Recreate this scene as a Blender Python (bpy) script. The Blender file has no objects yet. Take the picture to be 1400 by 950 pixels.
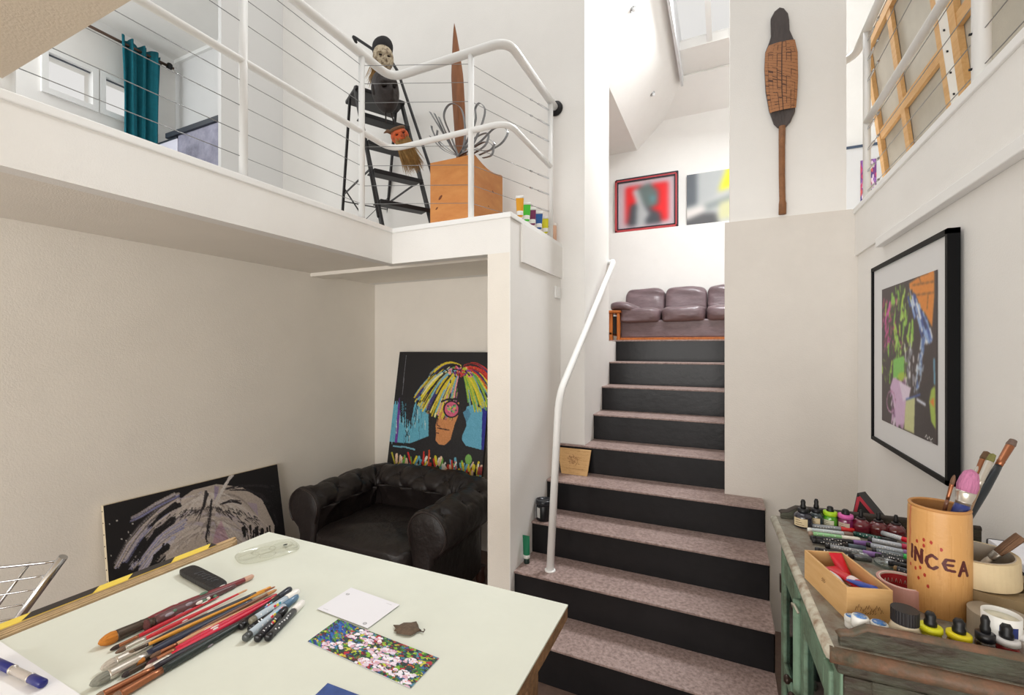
import bpy, math, random
import numpy as np
from mathutils import Vector, Matrix, Quaternion, noise
random.seed(7); RS = np.random.RandomState(5)
SC = bpy.context.scene
COL = SC.collection
PI = math.pi
# ------------------------------------------------------------------ camera frame (photo 1400x950)
FPX = 615.0; TH = math.radians(25.25); EYE = 1.6
FW = Vector((-math.sin(TH), math.cos(TH), 0)); RT = Vector((math.cos(TH), math.sin(TH), 0)); UP = Vector((0, 0, 1))
CAM = Vector((0, 0, EYE))
def ray(px, py): return FW + RT*((px-700)/FPX) + UP*((475-py)/FPX)
def at(px, py, X=None, Y=None, Z=None, D=None):
    d = ray(px, py)
    if X is not None: t = X/d.x
    elif Y is not None: t = Y/d.y
    elif Z is not None: t = (Z-EYE)/d.z
    else: t = D
    return CAM + d*t
def proj(p):
    q = Vector(p)-CAM; dd = q.dot(FW)
    return (700+FPX*q.dot(RT)/dd, 475-FPX*q.z/dd)
# ------------------------------------------------------------------ materials
def srgb(c):
    return tuple(((x/255)/12.92 if x/255 <= .04045 else ((x/255+.055)/1.055)**2.4) for x in c)
MATS = {}
def mat(name, col, rough=.6, metal=0, var=0.0, vscale=12, bump=0.0, bscale=60, spec=.5, col2=None, coat=0, trans=0, wave=None, voro=False, stretch=None, ior=1.45, mixr=(.35,.65)):
    if name in MATS: return MATS[name]
    m = bpy.data.materials.new(name); m.use_nodes = True
    nt = m.node_tree; b = nt.nodes['Principled BSDF']; L = nt.links
    c = srgb(col)+(1,)
    b.inputs['Base Color'].default_value = c
    b.inputs['Roughness'].default_value = rough; b.inputs['Metallic'].default_value = metal
    b.inputs['Specular IOR Level'].default_value = spec; b.inputs['Coat Weight'].default_value = coat
    b.inputs['Transmission Weight'].default_value = trans; b.inputs['IOR'].default_value = ior
    tc = nt.nodes.new('ShaderNodeTexCoord'); src = tc.outputs['Object']
    if stretch:
        mp = nt.nodes.new('ShaderNodeMapping'); mp.inputs['Scale'].default_value = stretch
        L.new(src, mp.inputs['Vector']); src = mp.outputs['Vector']
    if var or col2:
        if wave:
            n = nt.nodes.new('ShaderNodeTexWave'); n.inputs['Scale'].default_value = vscale; n.inputs['Distortion'].default_value = wave
            n.inputs['Detail'].default_value = 3; fo = n.outputs['Fac']
        else:
            n = nt.nodes.new('ShaderNodeTexNoise'); n.inputs['Scale'].default_value = vscale; n.inputs['Detail'].default_value = 6
            n.inputs['Roughness'].default_value = .65; fo = n.outputs['Fac']
        L.new(src, n.inputs['Vector'])
        r = nt.nodes.new('ShaderNodeValToRGB')
        c2 = srgb(col2)+(1,) if col2 else tuple(x*(1-var) for x in c[:3])+(1,)
        r.color_ramp.elements[0].position = mixr[0]; r.color_ramp.elements[1].position = mixr[1]
        r.color_ramp.elements[0].color = c2; r.color_ramp.elements[1].color = c
        L.new(fo, r.inputs['Fac']); L.new(r.outputs['Color'], b.inputs['Base Color'])
    if bump:
        if voro:
            n2 = nt.nodes.new('ShaderNodeTexVoronoi'); n2.inputs['Scale'].default_value = bscale; o2 = n2.outputs['Distance']
        else:
            n2 = nt.nodes.new('ShaderNodeTexNoise'); n2.inputs['Scale'].default_value = bscale; n2.inputs['Detail'].default_value = 5; o2 = n2.outputs['Fac']
        L.new(src, n2.inputs['Vector'])
        bp = nt.nodes.new('ShaderNodeBump'); bp.inputs['Strength'].default_value = bump; bp.inputs['Distance'].default_value = .01
        L.new(o2, bp.inputs['Height']); L.new(bp.outputs['Normal'], b.inputs['Normal'])
    MATS[name] = m; return m
def vcmat(name, rough=.6, bump=.15):
    if name in MATS: return MATS[name]
    m = bpy.data.materials.new(name); m.use_nodes = True; nt = m.node_tree; b = nt.nodes['Principled BSDF']
    a = nt.nodes.new('ShaderNodeAttribute'); a.attribute_name = 'Paint'
    nt.links.new(a.outputs['Color'], b.inputs['Base Color']); b.inputs['Roughness'].default_value = rough
    n = nt.nodes.new('ShaderNodeTexNoise'); n.inputs['Scale'].default_value = 150
    tc = nt.nodes.new('ShaderNodeTexCoord'); nt.links.new(tc.outputs['Object'], n.inputs['Vector'])
    bp = nt.nodes.new('ShaderNodeBump'); bp.inputs['Strength'].default_value = bump; bp.inputs['Distance'].default_value = .004
    nt.links.new(n.outputs['Fac'], bp.inputs['Height']); nt.links.new(bp.outputs['Normal'], b.inputs['Normal'])
    MATS[name] = m; return m
def clearmat(name, tint=(255, 255, 255), gl=.04, rough=.02):
    if name in MATS: return MATS[name]
    m = bpy.data.materials.new(name); m.use_nodes = True; nt = m.node_tree; nt.nodes.clear()
    o = nt.nodes.new('ShaderNodeOutputMaterial'); t = nt.nodes.new('ShaderNodeBsdfTransparent'); g = nt.nodes.new('ShaderNodeBsdfGlossy')
    t.inputs['Color'].default_value = srgb(tint)+(1,); g.inputs['Roughness'].default_value = rough
    mx = nt.nodes.new('ShaderNodeMixShader'); lw = nt.nodes.new('ShaderNodeLayerWeight'); lw.inputs['Blend'].default_value = .15
    ad = nt.nodes.new('ShaderNodeMath'); ad.operation = 'MULTIPLY_ADD'; ad.inputs[1].default_value = .25; ad.inputs[2].default_value = gl
    nt.links.new(lw.outputs['Facing'], ad.inputs[0]); nt.links.new(ad.outputs[0], mx.inputs[0])
    nt.links.new(t.outputs[0], mx.inputs[1]); nt.links.new(g.outputs[0], mx.inputs[2]); nt.links.new(mx.outputs[0], o.inputs[0])
    MATS[name] = m; return m
WALL = mat('white_plaster', (240, 238, 234), .85, var=.03, vscale=3, bump=.12, bscale=180)
WALLW = mat('warm_plaster', (238, 232, 222), .85, var=.04, vscale=3, bump=.15, bscale=160)
WPAINT = mat('white_gloss_paint', (240, 240, 238), .35)
PLASTIC_K = mat('black_rubber', (18, 18, 20), .45)
CHROME = mat('chrome', (210, 212, 215), .15, 1)
STEELW = mat('steel_wire', (150, 150, 150), .35, 1)
# ------------------------------------------------------------------ mesh builder
class MB:
    def __init__(s): s.v = []; s.f = []; s.sm = []
    def add(s, vs, fs, smooth=False, M=None):
        o = len(s.v)
        for p in vs:
            p = Vector(p); s.v.append(M @ p if M else p)
        for f in fs: s.f.append([o+i for i in f]); s.sm.append(smooth)
        return s
    def box(s, a, b, M=None):
        x0, y0, z0 = [min(a[i], b[i]) for i in range(3)]; x1, y1, z1 = [max(a[i], b[i]) for i in range(3)]
        vs = [(x0,y0,z0),(x1,y0,z0),(x1,y1,z0),(x0,y1,z0),(x0,y0,z1),(x1,y0,z1),(x1,y1,z1),(x0,y1,z1)]
        return s.add(vs, [(0,3,2,1),(4,5,6,7),(0,1,5,4),(1,2,6,5),(2,3,7,6),(3,0,4,7)], False, M)
    def hexa(s, bot, top):
        return s.add(list(bot)+list(top), [(0,3,2,1),(4,5,6,7),(0,1,5,4),(1,2,6,5),(2,3,7,6),(3,0,4,7)])
    def bar(s, p, q, w, h, up=(0,0,1)):
        p = Vector(p); q = Vector(q); d = (q-p).normalized(); upv = Vector(up)
        if abs(d.dot(upv)) > .98: upv = Vector((1, 0, 0))
        sd = d.cross(upv).normalized(); u = sd.cross(d).normalized()
        c = lambda o: [o-sd*w/2-u*h/2, o+sd*w/2-u*h/2, o+sd*w/2+u*h/2, o-sd*w/2+u*h/2]
        return s.add(c(p)+c(q), [(0,1,2,3),(7,6,5,4),(0,4,5,1),(1,5,6,2),(2,6,7,3),(3,7,4,0)])
    def tube(s, pts, r, n=10, closed=False, M=None):
        pts = [Vector(p) for p in pts]; m = len(pts); rs = r if isinstance(r, (list, tuple)) else [r]*m
        tg = []
        for i in range(m):
            a = pts[i-1] if (i > 0 or closed) else pts[i]; b = pts[(i+1) % m] if (i < m-1 or closed) else pts[i]
            tg.append((b-a).normalized() if (b-a).length > 1e-9 else Vector((0,0,1)))
        u = tg[0].orthogonal().normalized(); vs = []
        for i in range(m):
            u = (u - tg[i]*u.dot(tg[i])).normalized() if (u - tg[i]*u.dot(tg[i])).length > 1e-6 else tg[i].orthogonal().normalized()
            w = tg[i].cross(u)
            for k in range(n):
                a = 2*PI*k/n; vs.append(pts[i]+(u*math.cos(a)+w*math.sin(a))*rs[i])
        fs = []
        for i in range(m if closed else m-1):
            j = (i+1) % m
            for k in range(n):
                l = (k+1) % n; fs.append((i*n+k, i*n+l, j*n+l, j*n+k))
        s.add(vs, fs, True, M)
        if not closed:
            o = len(s.v)-m*n
            s.f.append([o+k for k in range(n)][::-1]); s.sm.append(False)
            s.f.append([o+(m-1)*n+k for k in range(n)]); s.sm.append(False)
        return s
    def lathe(s, prof, n=20, M=None, sy=1.0, smooth=True, close=False, caps=True):
        vs = []; fs = []; m = len(prof)
        for r, z in prof:
            for k in range(n):
                a = 2*PI*k/n; vs.append((r*math.cos(a), r*math.sin(a)*sy, z))
        for i in range(m if close else m-1):
            j = (i+1) % m
            for k in range(n):
                l = (k+1) % n; fs.append((i*n+k, i*n+l, j*n+l, j*n+k))
        if not close and caps:
            fs.append(tuple(range(n))[::-1]); fs.append(tuple(range((m-1)*n, m*n)))
        return s.add(vs, fs, smooth, M)
    def prism(s, poly, z0, z1, M=None):
        n = len(poly); vs = [(x, y, z0) for x, y in poly]+[(x, y, z1) for x, y in poly]
        fs = [tuple(range(n))[::-1], tuple(range(n, 2*n))]+[(i, (i+1) % n, n+(i+1) % n, n+i) for i in range(n)]
        return s.add(vs, fs, False, M)
    def slab(s, poly3, off):
        n = len(poly3); off = Vector(off); vs = [Vector(p) for p in poly3]+[Vector(p)+off for p in poly3]
        fs = [tuple(range(n))[::-1], tuple(range(n, 2*n))]+[(i, (i+1) % n, n+(i+1) % n, n+i) for i in range(n)]
        return s.add(vs, fs)
    def blob(s, c, sz, e=.45, n=28, m=16, lump=0, seed=0, M=None, f=None):
        vs = []; fs = []
        sp = lambda v, ee: math.copysign(abs(v)**ee, v)
        for i in range(m+1):
            ph = -PI/2+PI*i/m
            for k in range(n):
                a = 2*PI*k/n
                p = Vector((sp(math.cos(ph), e)*sp(math.cos(a), e), sp(math.cos(ph), e)*sp(math.sin(a), e), sp(math.sin(ph), e)))
                q = Vector((p.x*sz[0], p.y*sz[1], p.z*sz[2]))
                if lump: q *= 1+lump*noise.noise(p*2.2+Vector((seed, seed*1.7, 0)))
                if f: q = f(q)
                vs.append(Vector(c)+q)
        for i in range(m):
            for k in range(n):
                l = (k+1) % n; fs.append((i*n+k, i*n+l, (i+1)*n+l, (i+1)*n+k))
        return s.add(vs, fs, True, M)
    def grid(s, fn, nu, nv, smooth=True, closeu=False):
        vs = [fn(i/nu, j/nv) for j in range(nv+1) for i in range(nu+1)]
        fs = [(j*(nu+1)+i, j*(nu+1)+i+1, (j+1)*(nu+1)+i+1, (j+1)*(nu+1)+i) for j in range(nv) for i in range(nu)]
        return s.add(vs, fs, smooth)
def wm(o):
    return (wm(o.parent) if o.parent else Matrix()) @ o.matrix_basis
def link(name, mb, m, parent=None, world=True, bevel=0, subs=0):
    me = bpy.data.meshes.new(name); vs = mb.v; loc = None
    if parent and world:
        inv = wm(parent).inverted(); vs = [inv @ p for p in vs]
    elif not parent:
        lo = [min(p[i] for p in vs) for i in range(3)]; hi = [max(p[i] for p in vs) for i in range(3)]
        loc = Vector(((lo[0]+hi[0])/2, (lo[1]+hi[1])/2, lo[2])); vs = [p-loc for p in vs]
    me.from_pydata([tuple(p) for p in vs], [], mb.f); me.polygons.foreach_set('use_smooth', mb.sm); me.update()
    me.materials.append(m); o = bpy.data.objects.new(name, me); COL.objects.link(o)
    if loc: o.location = loc
    if parent: o.parent = parent
    if bevel:
        b = o.modifiers.new('bevel', 'BEVEL'); b.width = bevel; b.segments = 2; b.limit_method = 'ANGLE'; b.harden_normals = False
    return o
def tag(o, label, cat, group=None):
    o['label'] = label; o['category'] = cat
    if group: o['group'] = group
    return o
def struct(name, mb, m=None, bevel=0):
    o = link(name, mb, m or WALL, bevel=bevel); o['kind'] = 'structure'; return o
def solo(name, mb, m, label, cat, group=None, bevel=0): return tag(link(name, mb, m, bevel=bevel), label, cat, group)
def thing(name, label, cat, loc=(0,0,0), q=None, group=None):
    o = bpy.data.objects.new(name, None); o.empty_display_size = .05; COL.objects.link(o); o.location = loc
    if q is not None: o.rotation_euler = q.to_euler()
    return tag(o, label, cat, group)
def part(name, mb, m, parent, label=None, world=True, bevel=0):
    o = link(name, mb, m, parent, world, bevel)
    if label: o['label'] = label
    return o
def zrot(a): return Matrix.Rotation(a, 4, 'Z')
def qdir(p, q): return (Vector(q)-Vector(p)).to_track_quat('Z', 'Y')
def fillet(pts, r, n=6):
    pts = [Vector(p) for p in pts]; out = [pts[0]]
    for i in range(1, len(pts)-1):
        a, b, c = pts[i-1], pts[i], pts[i+1]; d1 = (a-b).normalized(); d2 = (c-b).normalized()
        p, q = b+d1*r, b+d2*r
        for k in range(n+1):
            t = k/n; out.append(p*(1-t)**2+b*2*t*(1-t)+q*t*t)
    return out+[pts[-1]]
# ------------------------------------------------------------------ painter: colours on a dense grid
class Paint:
    def __init__(s, w, h, base, H=None, k=1.0):
        s.w, s.h = w, h; s.a = np.zeros((h, w, 3)); s.a[:] = base; s.H = H; s.k = k
        s.yy, s.xx = np.mgrid[0:h, 0:w].astype(float)
    @staticmethod
    def on(corners, w, h, base):      # corners TL TR BR BL in the world
        src = [proj(c) for c in corners]; dst = [(0, 0), (w-1, 0), (w-1, h-1), (0, h-1)]
        A = []; B = []
        for (x, y), (X, Y) in zip(src, dst):
            A.append([x, y, 1, 0, 0, 0, -X*x, -X*y]); B.append(X); A.append([0, 0, 0, x, y, 1, -Y*x, -Y*y]); B.append(Y)
        hh = np.linalg.solve(np.array(A), np.array(B)); H = np.append(hh, 1).reshape(3, 3)
        k = h/math.dist(src[0], src[3])
        return Paint(w, h, base, H, k)
    def T(s, pts):
        if s.H is None: return [(x*s.w, y*s.h) for x, y in pts]
        o = []
        for x, y in pts:
            q = s.H @ np.array([x, y, 1.0]); o.append((q[0]/q[2], q[1]/q[2]))
        return o
    def put(s, m, c, al=1.0, jit=10):
        n = int(m.sum())
        if not n: return
        col = np.array(c, float)+RS.randn(n, 1)*jit
        s.a[m] = s.a[m]*(1-al)+np.clip(col, 0, 255)*al
    def poly(s, pts, c, al=1.0, jit=8):
        p = s.T(pts); m = np.zeros((s.h, s.w), bool); n = len(p)
        for i in range(n):
            x0, y0 = p[i]; x1, y1 = p[(i+1) % n]
            if y0 == y1: continue
            cnd = ((y0 > s.yy) != (y1 > s.yy)) & (s.xx < (x1-x0)*(s.yy-y0)/(y1-y0)+x0); m ^= cnd
        s.put(m, c, al, jit)
    def stroke(s, pts, w0, c, w1=None, al=1.0, jit=12, raw=False):
        p = pts if raw else s.T(pts); w1 = w0 if w1 is None else w1; k = 1 if raw else s.k; n = len(p)-1
        for i in range(n):
            (x0, y0), (x1, y1) = p[i], p[i+1]
            a0 = (w0+(w1-w0)*i/n)*k/2; a1 = (w0+(w1-w0)*(i+1)/n)*k/2; mx = max(a0, a1)+1
            X0 = int(max(0, min(x0, x1)-mx)); X1 = int(min(s.w, max(x0, x1)+mx+1)); Y0 = int(max(0, min(y0, y1)-mx)); Y1 = int(min(s.h, max(y0, y1)+mx+1))
            if X1 <= X0 or Y1 <= Y0: continue
            xx = s.xx[Y0:Y1, X0:X1]; yy = s.yy[Y0:Y1, X0:X1]; L2 = (x1-x0)**2+(y1-y0)**2+1e-9
            t = np.clip(((xx-x0)*(x1-x0)+(yy-y0)*(y1-y0))/L2, 0, 1)
            d = np.hypot(xx-(x0+t*(x1-x0)), yy-(y0+t*(y1-y0))); m = d <= np.maximum(a0+(a1-a0)*t, .55)
            sub = s.a[Y0:Y1, X0:X1]; q = int(m.sum())
            if q: sub[m] = sub[m]*(1-al)+np.clip(np.array(c, float)+RS.randn(q, 1)*jit, 0, 255)*al
    def ell(s, c, rx, ry, col, al=1.0, jit=8):
        n = 28; s.poly([(c[0]+rx*math.cos(2*PI*i/n), c[1]+ry*math.sin(2*PI*i/n)) for i in range(n)], col, al, jit)
    def blur(s, r):
        for ax in (0, 1):
            for _ in range(3):
                pad = [(0, 0)]*3; pad[ax] = (r, r); b = np.pad(s.a, pad, mode='edge'); n = s.a.shape[ax]
                s.a = sum(np.take(b, range(i, i+n), axis=ax) for i in range(2*r+1))/(2*r+1)
def painted(name, P, fn, parent, m=None, tagargs=None, smooth=False):
    """grid of P.w x P.h points, fn(u,v)->world, v=0 is the top of the picture"""
    w, h = P.w, P.h; V = [Vector(fn(i/(w-1), j/(h-1))) for j in range(h) for i in range(w)]
    me = bpy.data.meshes.new(name)
    if parent: inv = wm(parent).inverted(); V = [inv @ p for p in V]; loc = None
    else:
        loc = Vector(V[0]); V = [p-loc for p in V]
    F = [(j*w+i, (j+1)*w+i, (j+1)*w+i+1, j*w+i+1) for j in range(h-1) for i in range(w-1)]
    me.from_pydata([tuple(p) for p in V], [], F)
    if smooth: me.polygons.foreach_set('use_smooth', [True]*len(F))
    at_ = me.color_attributes.new('Paint', 'FLOAT_COLOR', 'POINT')
    c = np.clip(P.a.reshape(-1, 3)/255, 0, 1); c = np.where(c <= .04045, c/12.92, ((c+.055)/1.055)**2.4)
    at_.data.foreach_set('color', np.hstack([c, np.ones((len(c), 1))]).astype(np.float32).ravel())
    me.update(); me.materials.append(m or vcmat('artist_paint')); o = bpy.data.objects.new(name, me); COL.objects.link(o)
    if parent: o.parent = parent
    else: o.location = loc
    return o
def lerp4(TL, TR, BR, BL):
    TL, TR, BR, BL = map(Vector, (TL, TR, BR, BL))
    return lambda u, v: (TL*(1-u)+TR*u)*(1-v)+(BL*(1-u)+BR*u)*v

# ================================================================== SETTING
RIS = .185; Y0 = 4.024; GO = .2527
ZB = 2.335; ZF = 2.117; ZC = 2.16; ZL = 9*RIS
XS = -1.048; XU = -.873; YA = 3.11; XWL = -2.82; YU = 3.03; XF = -1.856; YP = 2.2; XR = .639; YR = 2.93
FLOORM = mat('brown_floor', (120, 98, 88), .5, var=.25, vscale=30, bump=.1)
struct('floor', MB().box((-3.2, -3, -.1), (1.2, 7.2, 0)), FLOORM)
struct('wall_left', MB().box((XWL-.12, -3, 0), (XWL, YA+.02, ZC)), WALLW)
struct('wall_alcove', MB().box((XWL-.12, YA, 0), (-1.187, 3.75, ZC)), WALLW)
struct('ceiling_alcove', MB().box((XWL-.12, -1, ZC), (XF-.07, YU, ZC+.02)).box((XF-.07, YP+.07, ZC), (-1.187, YU, ZC+.02)), WALLW)
struct('wall_balcony', MB().box((XF-.07, -1, ZF), (XF, YP+.07, ZB-.03)).box((XF, YP, ZF), (-1.187, YP+.07, ZB-.03)), WALL)
struct('floor_balcony', MB().box((-6, -1, ZC+.02), (XF-.07, YU, ZB-.03)).box((XF-.07, YP+.07, ZC+.02), (XS-.02, YU, ZB-.03)), WALL)
struct('trim_balcony', MB().box((XF-.14, -1, ZB-.03), (XF+.008, YP+.01, ZB)).box((XF-.14, YP-.008, ZB-.03), (XS+.006, YP+.14, ZB)).box((XS-.16, YP, ZB-.03), (XS+.008, YU, ZB)), WPAINT, .004)
struct('trim_ceiling_beam', MB().box((XWL, 2.42, ZC-.025), (-1.187, 2.55, ZC)), WALLW)
struct('wall_pillar', MB().box((-1.187, YP, 0), (XS-.004, YP+.02, ZF)), WALLW)
struct('wall_stair_left', MB().box((-1.187, YP+.02, 0), (XS, YU, ZB-.03)).box((-1.187, YP, ZF), (XS, YP+.02, ZB-.03)).box((XS-.004, YP, 0), (XS, YP+.02, ZF)).box((XS-.01, 2.34, 2.087), (XS+.012, YU, ZB-.03)), WALL)
struct('wall_back', MB().box((-3.93, YU, ZC), (XU, 3.75, 7.2)).box((-1.187, YU, 0), (XU, 3.75, ZC)), WALL)
struct('wall_pilaster', MB().box((-3.95, 2.43, ZB-.03), (-3.91, YU, 7.2)), mat('cool_plaster', (222, 222, 221), .85, bump=.1, bscale=160))
# block on the right of the stairs, column above it
GREYW = mat('grey_beige_plaster', (226, 220, 212), .85, var=.05, vscale=3, bump=.15, bscale=160)
struct('wall_stair_right', MB().box((.003, YR, 0), (1.5, 3.9, ZB)), GREYW)
struct('wall_column', MB().box((.031, YR+.012, ZB), (.592, 3.3, 7.2)), WALL)
struct('wall_right', MB().box((XR, -1.5, 0), (XR+.3, YR, ZB-.03)), WALL)
struct('wall_right_band', MB().box((XR-.012, -1.5, 2.083), (XR, YR, ZB-.03)), WALL)
struct('trim_right', MB().box((XR-.02, -1.5, ZB-.03), (XR+.3, YR, ZB)), WPAINT, .004)
struct('floor_mezzanine', MB().box((XR+.3, -1.5, 2.2), (3, 5.0, ZB)).box((.592, 3.9, 2.2), (XR+.3, 5.0, ZB-.001)), WALL)
struct('wall_mezzanine', MB().box((.55, 4.6, ZB), (3.2, 4.8, 4.6)).box((2.4, -1.5, ZB), (2.6, 4.6, 4.6)))
# landing room behind the stairs
struct('floor_landing', MB().box((-3.5, Y0+.03, ZL-.12), (2.5, 7.2, ZL)), mat('landing_floor', (150, 120, 100), .5, var=.2))
struct('wall_far', MB().box((-3.5, 6.93, ZL), (2.5, 7.2, 3.36)).box((-3.5, 7.0, 3.36), (2.5, 7.2, 4.97)))
struct('wall_stair_top', MB().box((-1.25, 3.75, 0), (XU, Y0+.03, ZL-.012)))
struct('wall_far_left', MB().box((-3.7, 3.75, ZL), (-3.5, 7.2, 4.6)))
struct('wall_far_right', MB().box((2.5, 3.9, ZL), (2.7, 7.2, 5.3)))
struct('ceiling_flat', MB().box((-3.7, 3.75, 4.6), (-1.198, 7.2, 4.75)))
struct('ceiling_slope', MB().hexa([(-1.198, 3.3, 4.6), (-.50, 3.3, 5.27), (-.50, 7.2, 5.27), (-1.198, 7.2, 4.6)], [(-1.35, 3.3, 4.75), (-.65, 3.3, 5.42), (-.65, 7.2, 5.42), (-1.35, 7.2, 4.75)]))
struct('trim_skylight', MB().box((-.53, 3.3, 5.14), (-.50, 6.5, 5.6)), mat('grey_white_paint', (218, 219, 220), .5))
struct('ceiling_lower_slope', MB().hexa([(-.9, 7.0, 4.97), (2.5, 7.0, 4.97), (2.5, 6.5, 5.27), (-.9, 6.5, 5.27)], [(-.9, 7.15, 5.1), (2.5, 7.15, 5.1), (2.5, 6.6, 5.45), (-.9, 6.6, 5.45)]))
struct('ceiling_skylight', MB().box((-.52, 5.96, 5.3), (2.6, 6.6, 5.42)).box((.95, 3.9, 5.3), (2.6, 5.96, 5.42)).box((-.52, 3.3, 5.3), (2.6, 4.1, 5.42)))
w1 = struct('window_1', MB().box((-.19, 4.1, 5.31), (-.13, 5.96, 5.38)).box((.4, 4.1, 5.31), (.46, 5.96, 5.38)), mat('white_gloss_paint', (240, 240, 238)))
part('pane', MB().box((-.5, 4.1, 5.40), (.95, 5.96, 5.405)), clearmat('clear_glass', gl=.02), w1)
# soffit of the mezzanine over the viewer
struct('ceiling_near', MB().box((XF+.012, -3, 2.36), (XR-.03, .535, 2.5)).box((-3, -3, 2.36), (XF-.14, .30, 2.5)), mat('tan_plaster', (214, 200, 180), .85, bump=.15, bscale=150))
# room beyond the balcony with its window
XW = -5.45
def wall_hole():
    mb = MB(); T = .2; y0, y1, y2, y3 = 1.84, 2.19, 2.25, 2.70; za, zb = 3.89, 4.25
    mb.box((XW-T, -.5, ZB), (XW, 3.0, za)).box((XW-T, -.5, zb), (XW, 3.0, 4.8))
    mb.box((XW-T, -.5, za), (XW, y0, zb)).box((XW-T, y1, za), (XW, y2, zb)).box((XW-T, y3, za), (XW, 3.0, zb)); return mb
struct('wall_window', wall_hole())
struct('wall_room_end', MB().box((XW, 2.89, ZB), (-3.93, 3.03, 4.8)), mat('cool_plaster', (222, 222, 221)))
struct('ceiling_room', MB().box((XW-.2, -.5, 4.73), (-3.93, 3.0, 4.9)))
struct('trim_room', MB().box((XW, -.5, 4.65), (XW+.03, 2.89, 4.73)).box((XW, 2.86, 4.69), (-3.93, 2.89, 4.73)), WPAINT)
for i, (ya, yb) in enumerate(((1.84, 2.19), (2.25, 2.70))):
    f = MB(); za, zb = 3.89, 4.25; x = XW-.03
    f.box((x-.04, ya-.025, za+.02), (XW+.02, ya+.02, zb-.02)).box((x-.04, yb-.02, za+.02), (XW+.02, yb+.025, zb-.02)).box((x-.04, ya-.025, za-.03), (XW+.02, yb+.025, za+.02)).box((x-.04, ya-.025, zb-.02), (XW+.02, yb+.025, zb+.03))
    w = struct('window_%d' % (i+2), f, WPAINT)
    part('pane', MB().box((x-.02, ya+.02, za+.02), (x-.015, yb-.02, zb-.02)), clearmat('clear_glass'), w)
    part('gasket', MB().box((x-.01, ya+.02, zb-.03), (x+.005, yb-.02, zb-.02)), mat('grey_gasket', (90, 95, 105), .5), w)

# ================================================================== STAIRS
TREAD = mat('worn_tread', (176, 153, 146), .42, var=.35, vscale=60, bump=.2, bscale=220, col2=(126, 106, 100))
RISER = mat('black_riser', (32, 31, 33), .3, var=.3, vscale=5, bump=.1, bscale=30, spec=.32)
stair = thing('staircase', 'black and brown staircase rising between white walls to the landing', 'stairs', (-.42, 2.0, 0))
for k in range(0, 9):
    z = (9-k)*RIS; yk = Y0-GO*k; yb = yk+GO
    xl, xr = (XS, .2) if k >= 5 else ((XS if k == 4 else XU), .003)
    part('riser', MB().box((xl, yk, z-RIS), (xr, yk+.02, z-.012)), RISER, stair)
    if k > 0:
        if k == 4: tm = MB().box((XU, yk-.012, z-.012), (xr, yb+.02, z)).box((XS, yk-.012, z-.012), (XU, YU, z))
        elif k == 5: tm = MB().box((XS, yk-.012, z-.012), (.003, yb+.01, z)).box((.003, yk-.012, z-.012), (.2, YR, z))
        else: tm = MB().box((xl, yk-.012, z-.012), (xr, yb+.01, z))
    else: tm = MB().box((-1.2, yk-.012, z-.012), (.003, yk+.04, z+.001))
    part('tread', tm, TREAD, stair, bevel=.003)
part('side_panel', MB().slab([(.2, Y0-GO*8, 0), (.2, YR, 0), (.2, YR, 4*RIS)]+[q for k in (5, 6, 7, 8) for q in ([(.2, Y0-GO*k, (9-k)*RIS-.012)]+([(.2, Y0-GO*k, (8-k)*RIS-.012)] if k < 8 else []))], (-.004, 0, 0)), WALLW, stair)
hr = thing('handrail', 'bent white tube handrail standing on a step beside the white wall', 'handrail', (-.868, 2.333, 2*RIS))
pts = fillet([(-.868, 2.333, 2*RIS+.005), (-.872, 2.49, 1.32), (-.80, 3.64, 2.31), (-.872, 3.75, 2.30)], .10)
part('rail_tube', MB().tube(pts[:-1]+[Vector((-.868, 3.72, 2.305))], .021, 14), WPAINT, hr)
part('foot_plate', MB().lathe([(.03, 0), (.03, .006), (.022, .008)], 20, Matrix.Translation((-.868, 2.333, 2*RIS))), WPAINT, hr)
# ================================================================== BALCONY RAILING (left)
CH = [.095, .20, .315, .425, .68, .79, .895]
rl = thing('balcony_railing', 'white tube railing with steel cables along the left balcony edge', 'railing', (-1.9, 1.983, ZB))
XB, YB, XE = -1.897, 2.24, -1.083
for z, r, nm in ((3.297, .025, 'handrail_tube'), (2.847, .017, 'middle_rail')):
    part(nm, MB().tube(fillet([(XB, .2, z), (XB, YB, z), (XE, YB, z), (XE, YU-.03 if nm[0] == 'h' else 2.92, z)], .10, 8), r, 14), WPAINT, rl)
posts = [(XB, .56), (XB, 1.275), (XB, 1.983), (-1.317, YB), (XE, 2.92)]
for x, y in posts:
    part('post', MB().tube([(x, y, ZB), (x, y, 3.285)], .0175, 14).lathe([(.03, 0), (.03, .006)], 16, Matrix.Translation((x, y, ZB))), WPAINT, rl)
for h in CH:
    c = MB()
    for a, b in zip(posts[:-1], posts[1:]): c.tube([(a[0], a[1], ZB+h), (b[0], b[1], ZB+h)], .0017, 6)
    cb = part('cable', c, STEELW, rl)
    a = Vector((XE, 2.92, ZB+h)); b = Vector((-1.317, YB, ZB+h)); d = (b-a).normalized()
    part('turnbuckle', MB().tube([a+d*.02, a+d*.03, a+d*.13, a+d*.14], [.003, .006, .006, .003], 8), CHROME, cb)
    part('cable_stop', MB().tube([a+d*.19, a+d*.21], .006, 8), CHROME, cb)
part('wall_flange', MB().lathe([(.052, 0), (.052, .012), (.03, .02)], 24, Matrix.Translation((XE, YU-.002, 3.297)) @ Matrix.Rotation(PI/2, 4, 'X')), mat('black_iron', (30, 30, 32), .5, .3), rl, 'black round wall flange')
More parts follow.
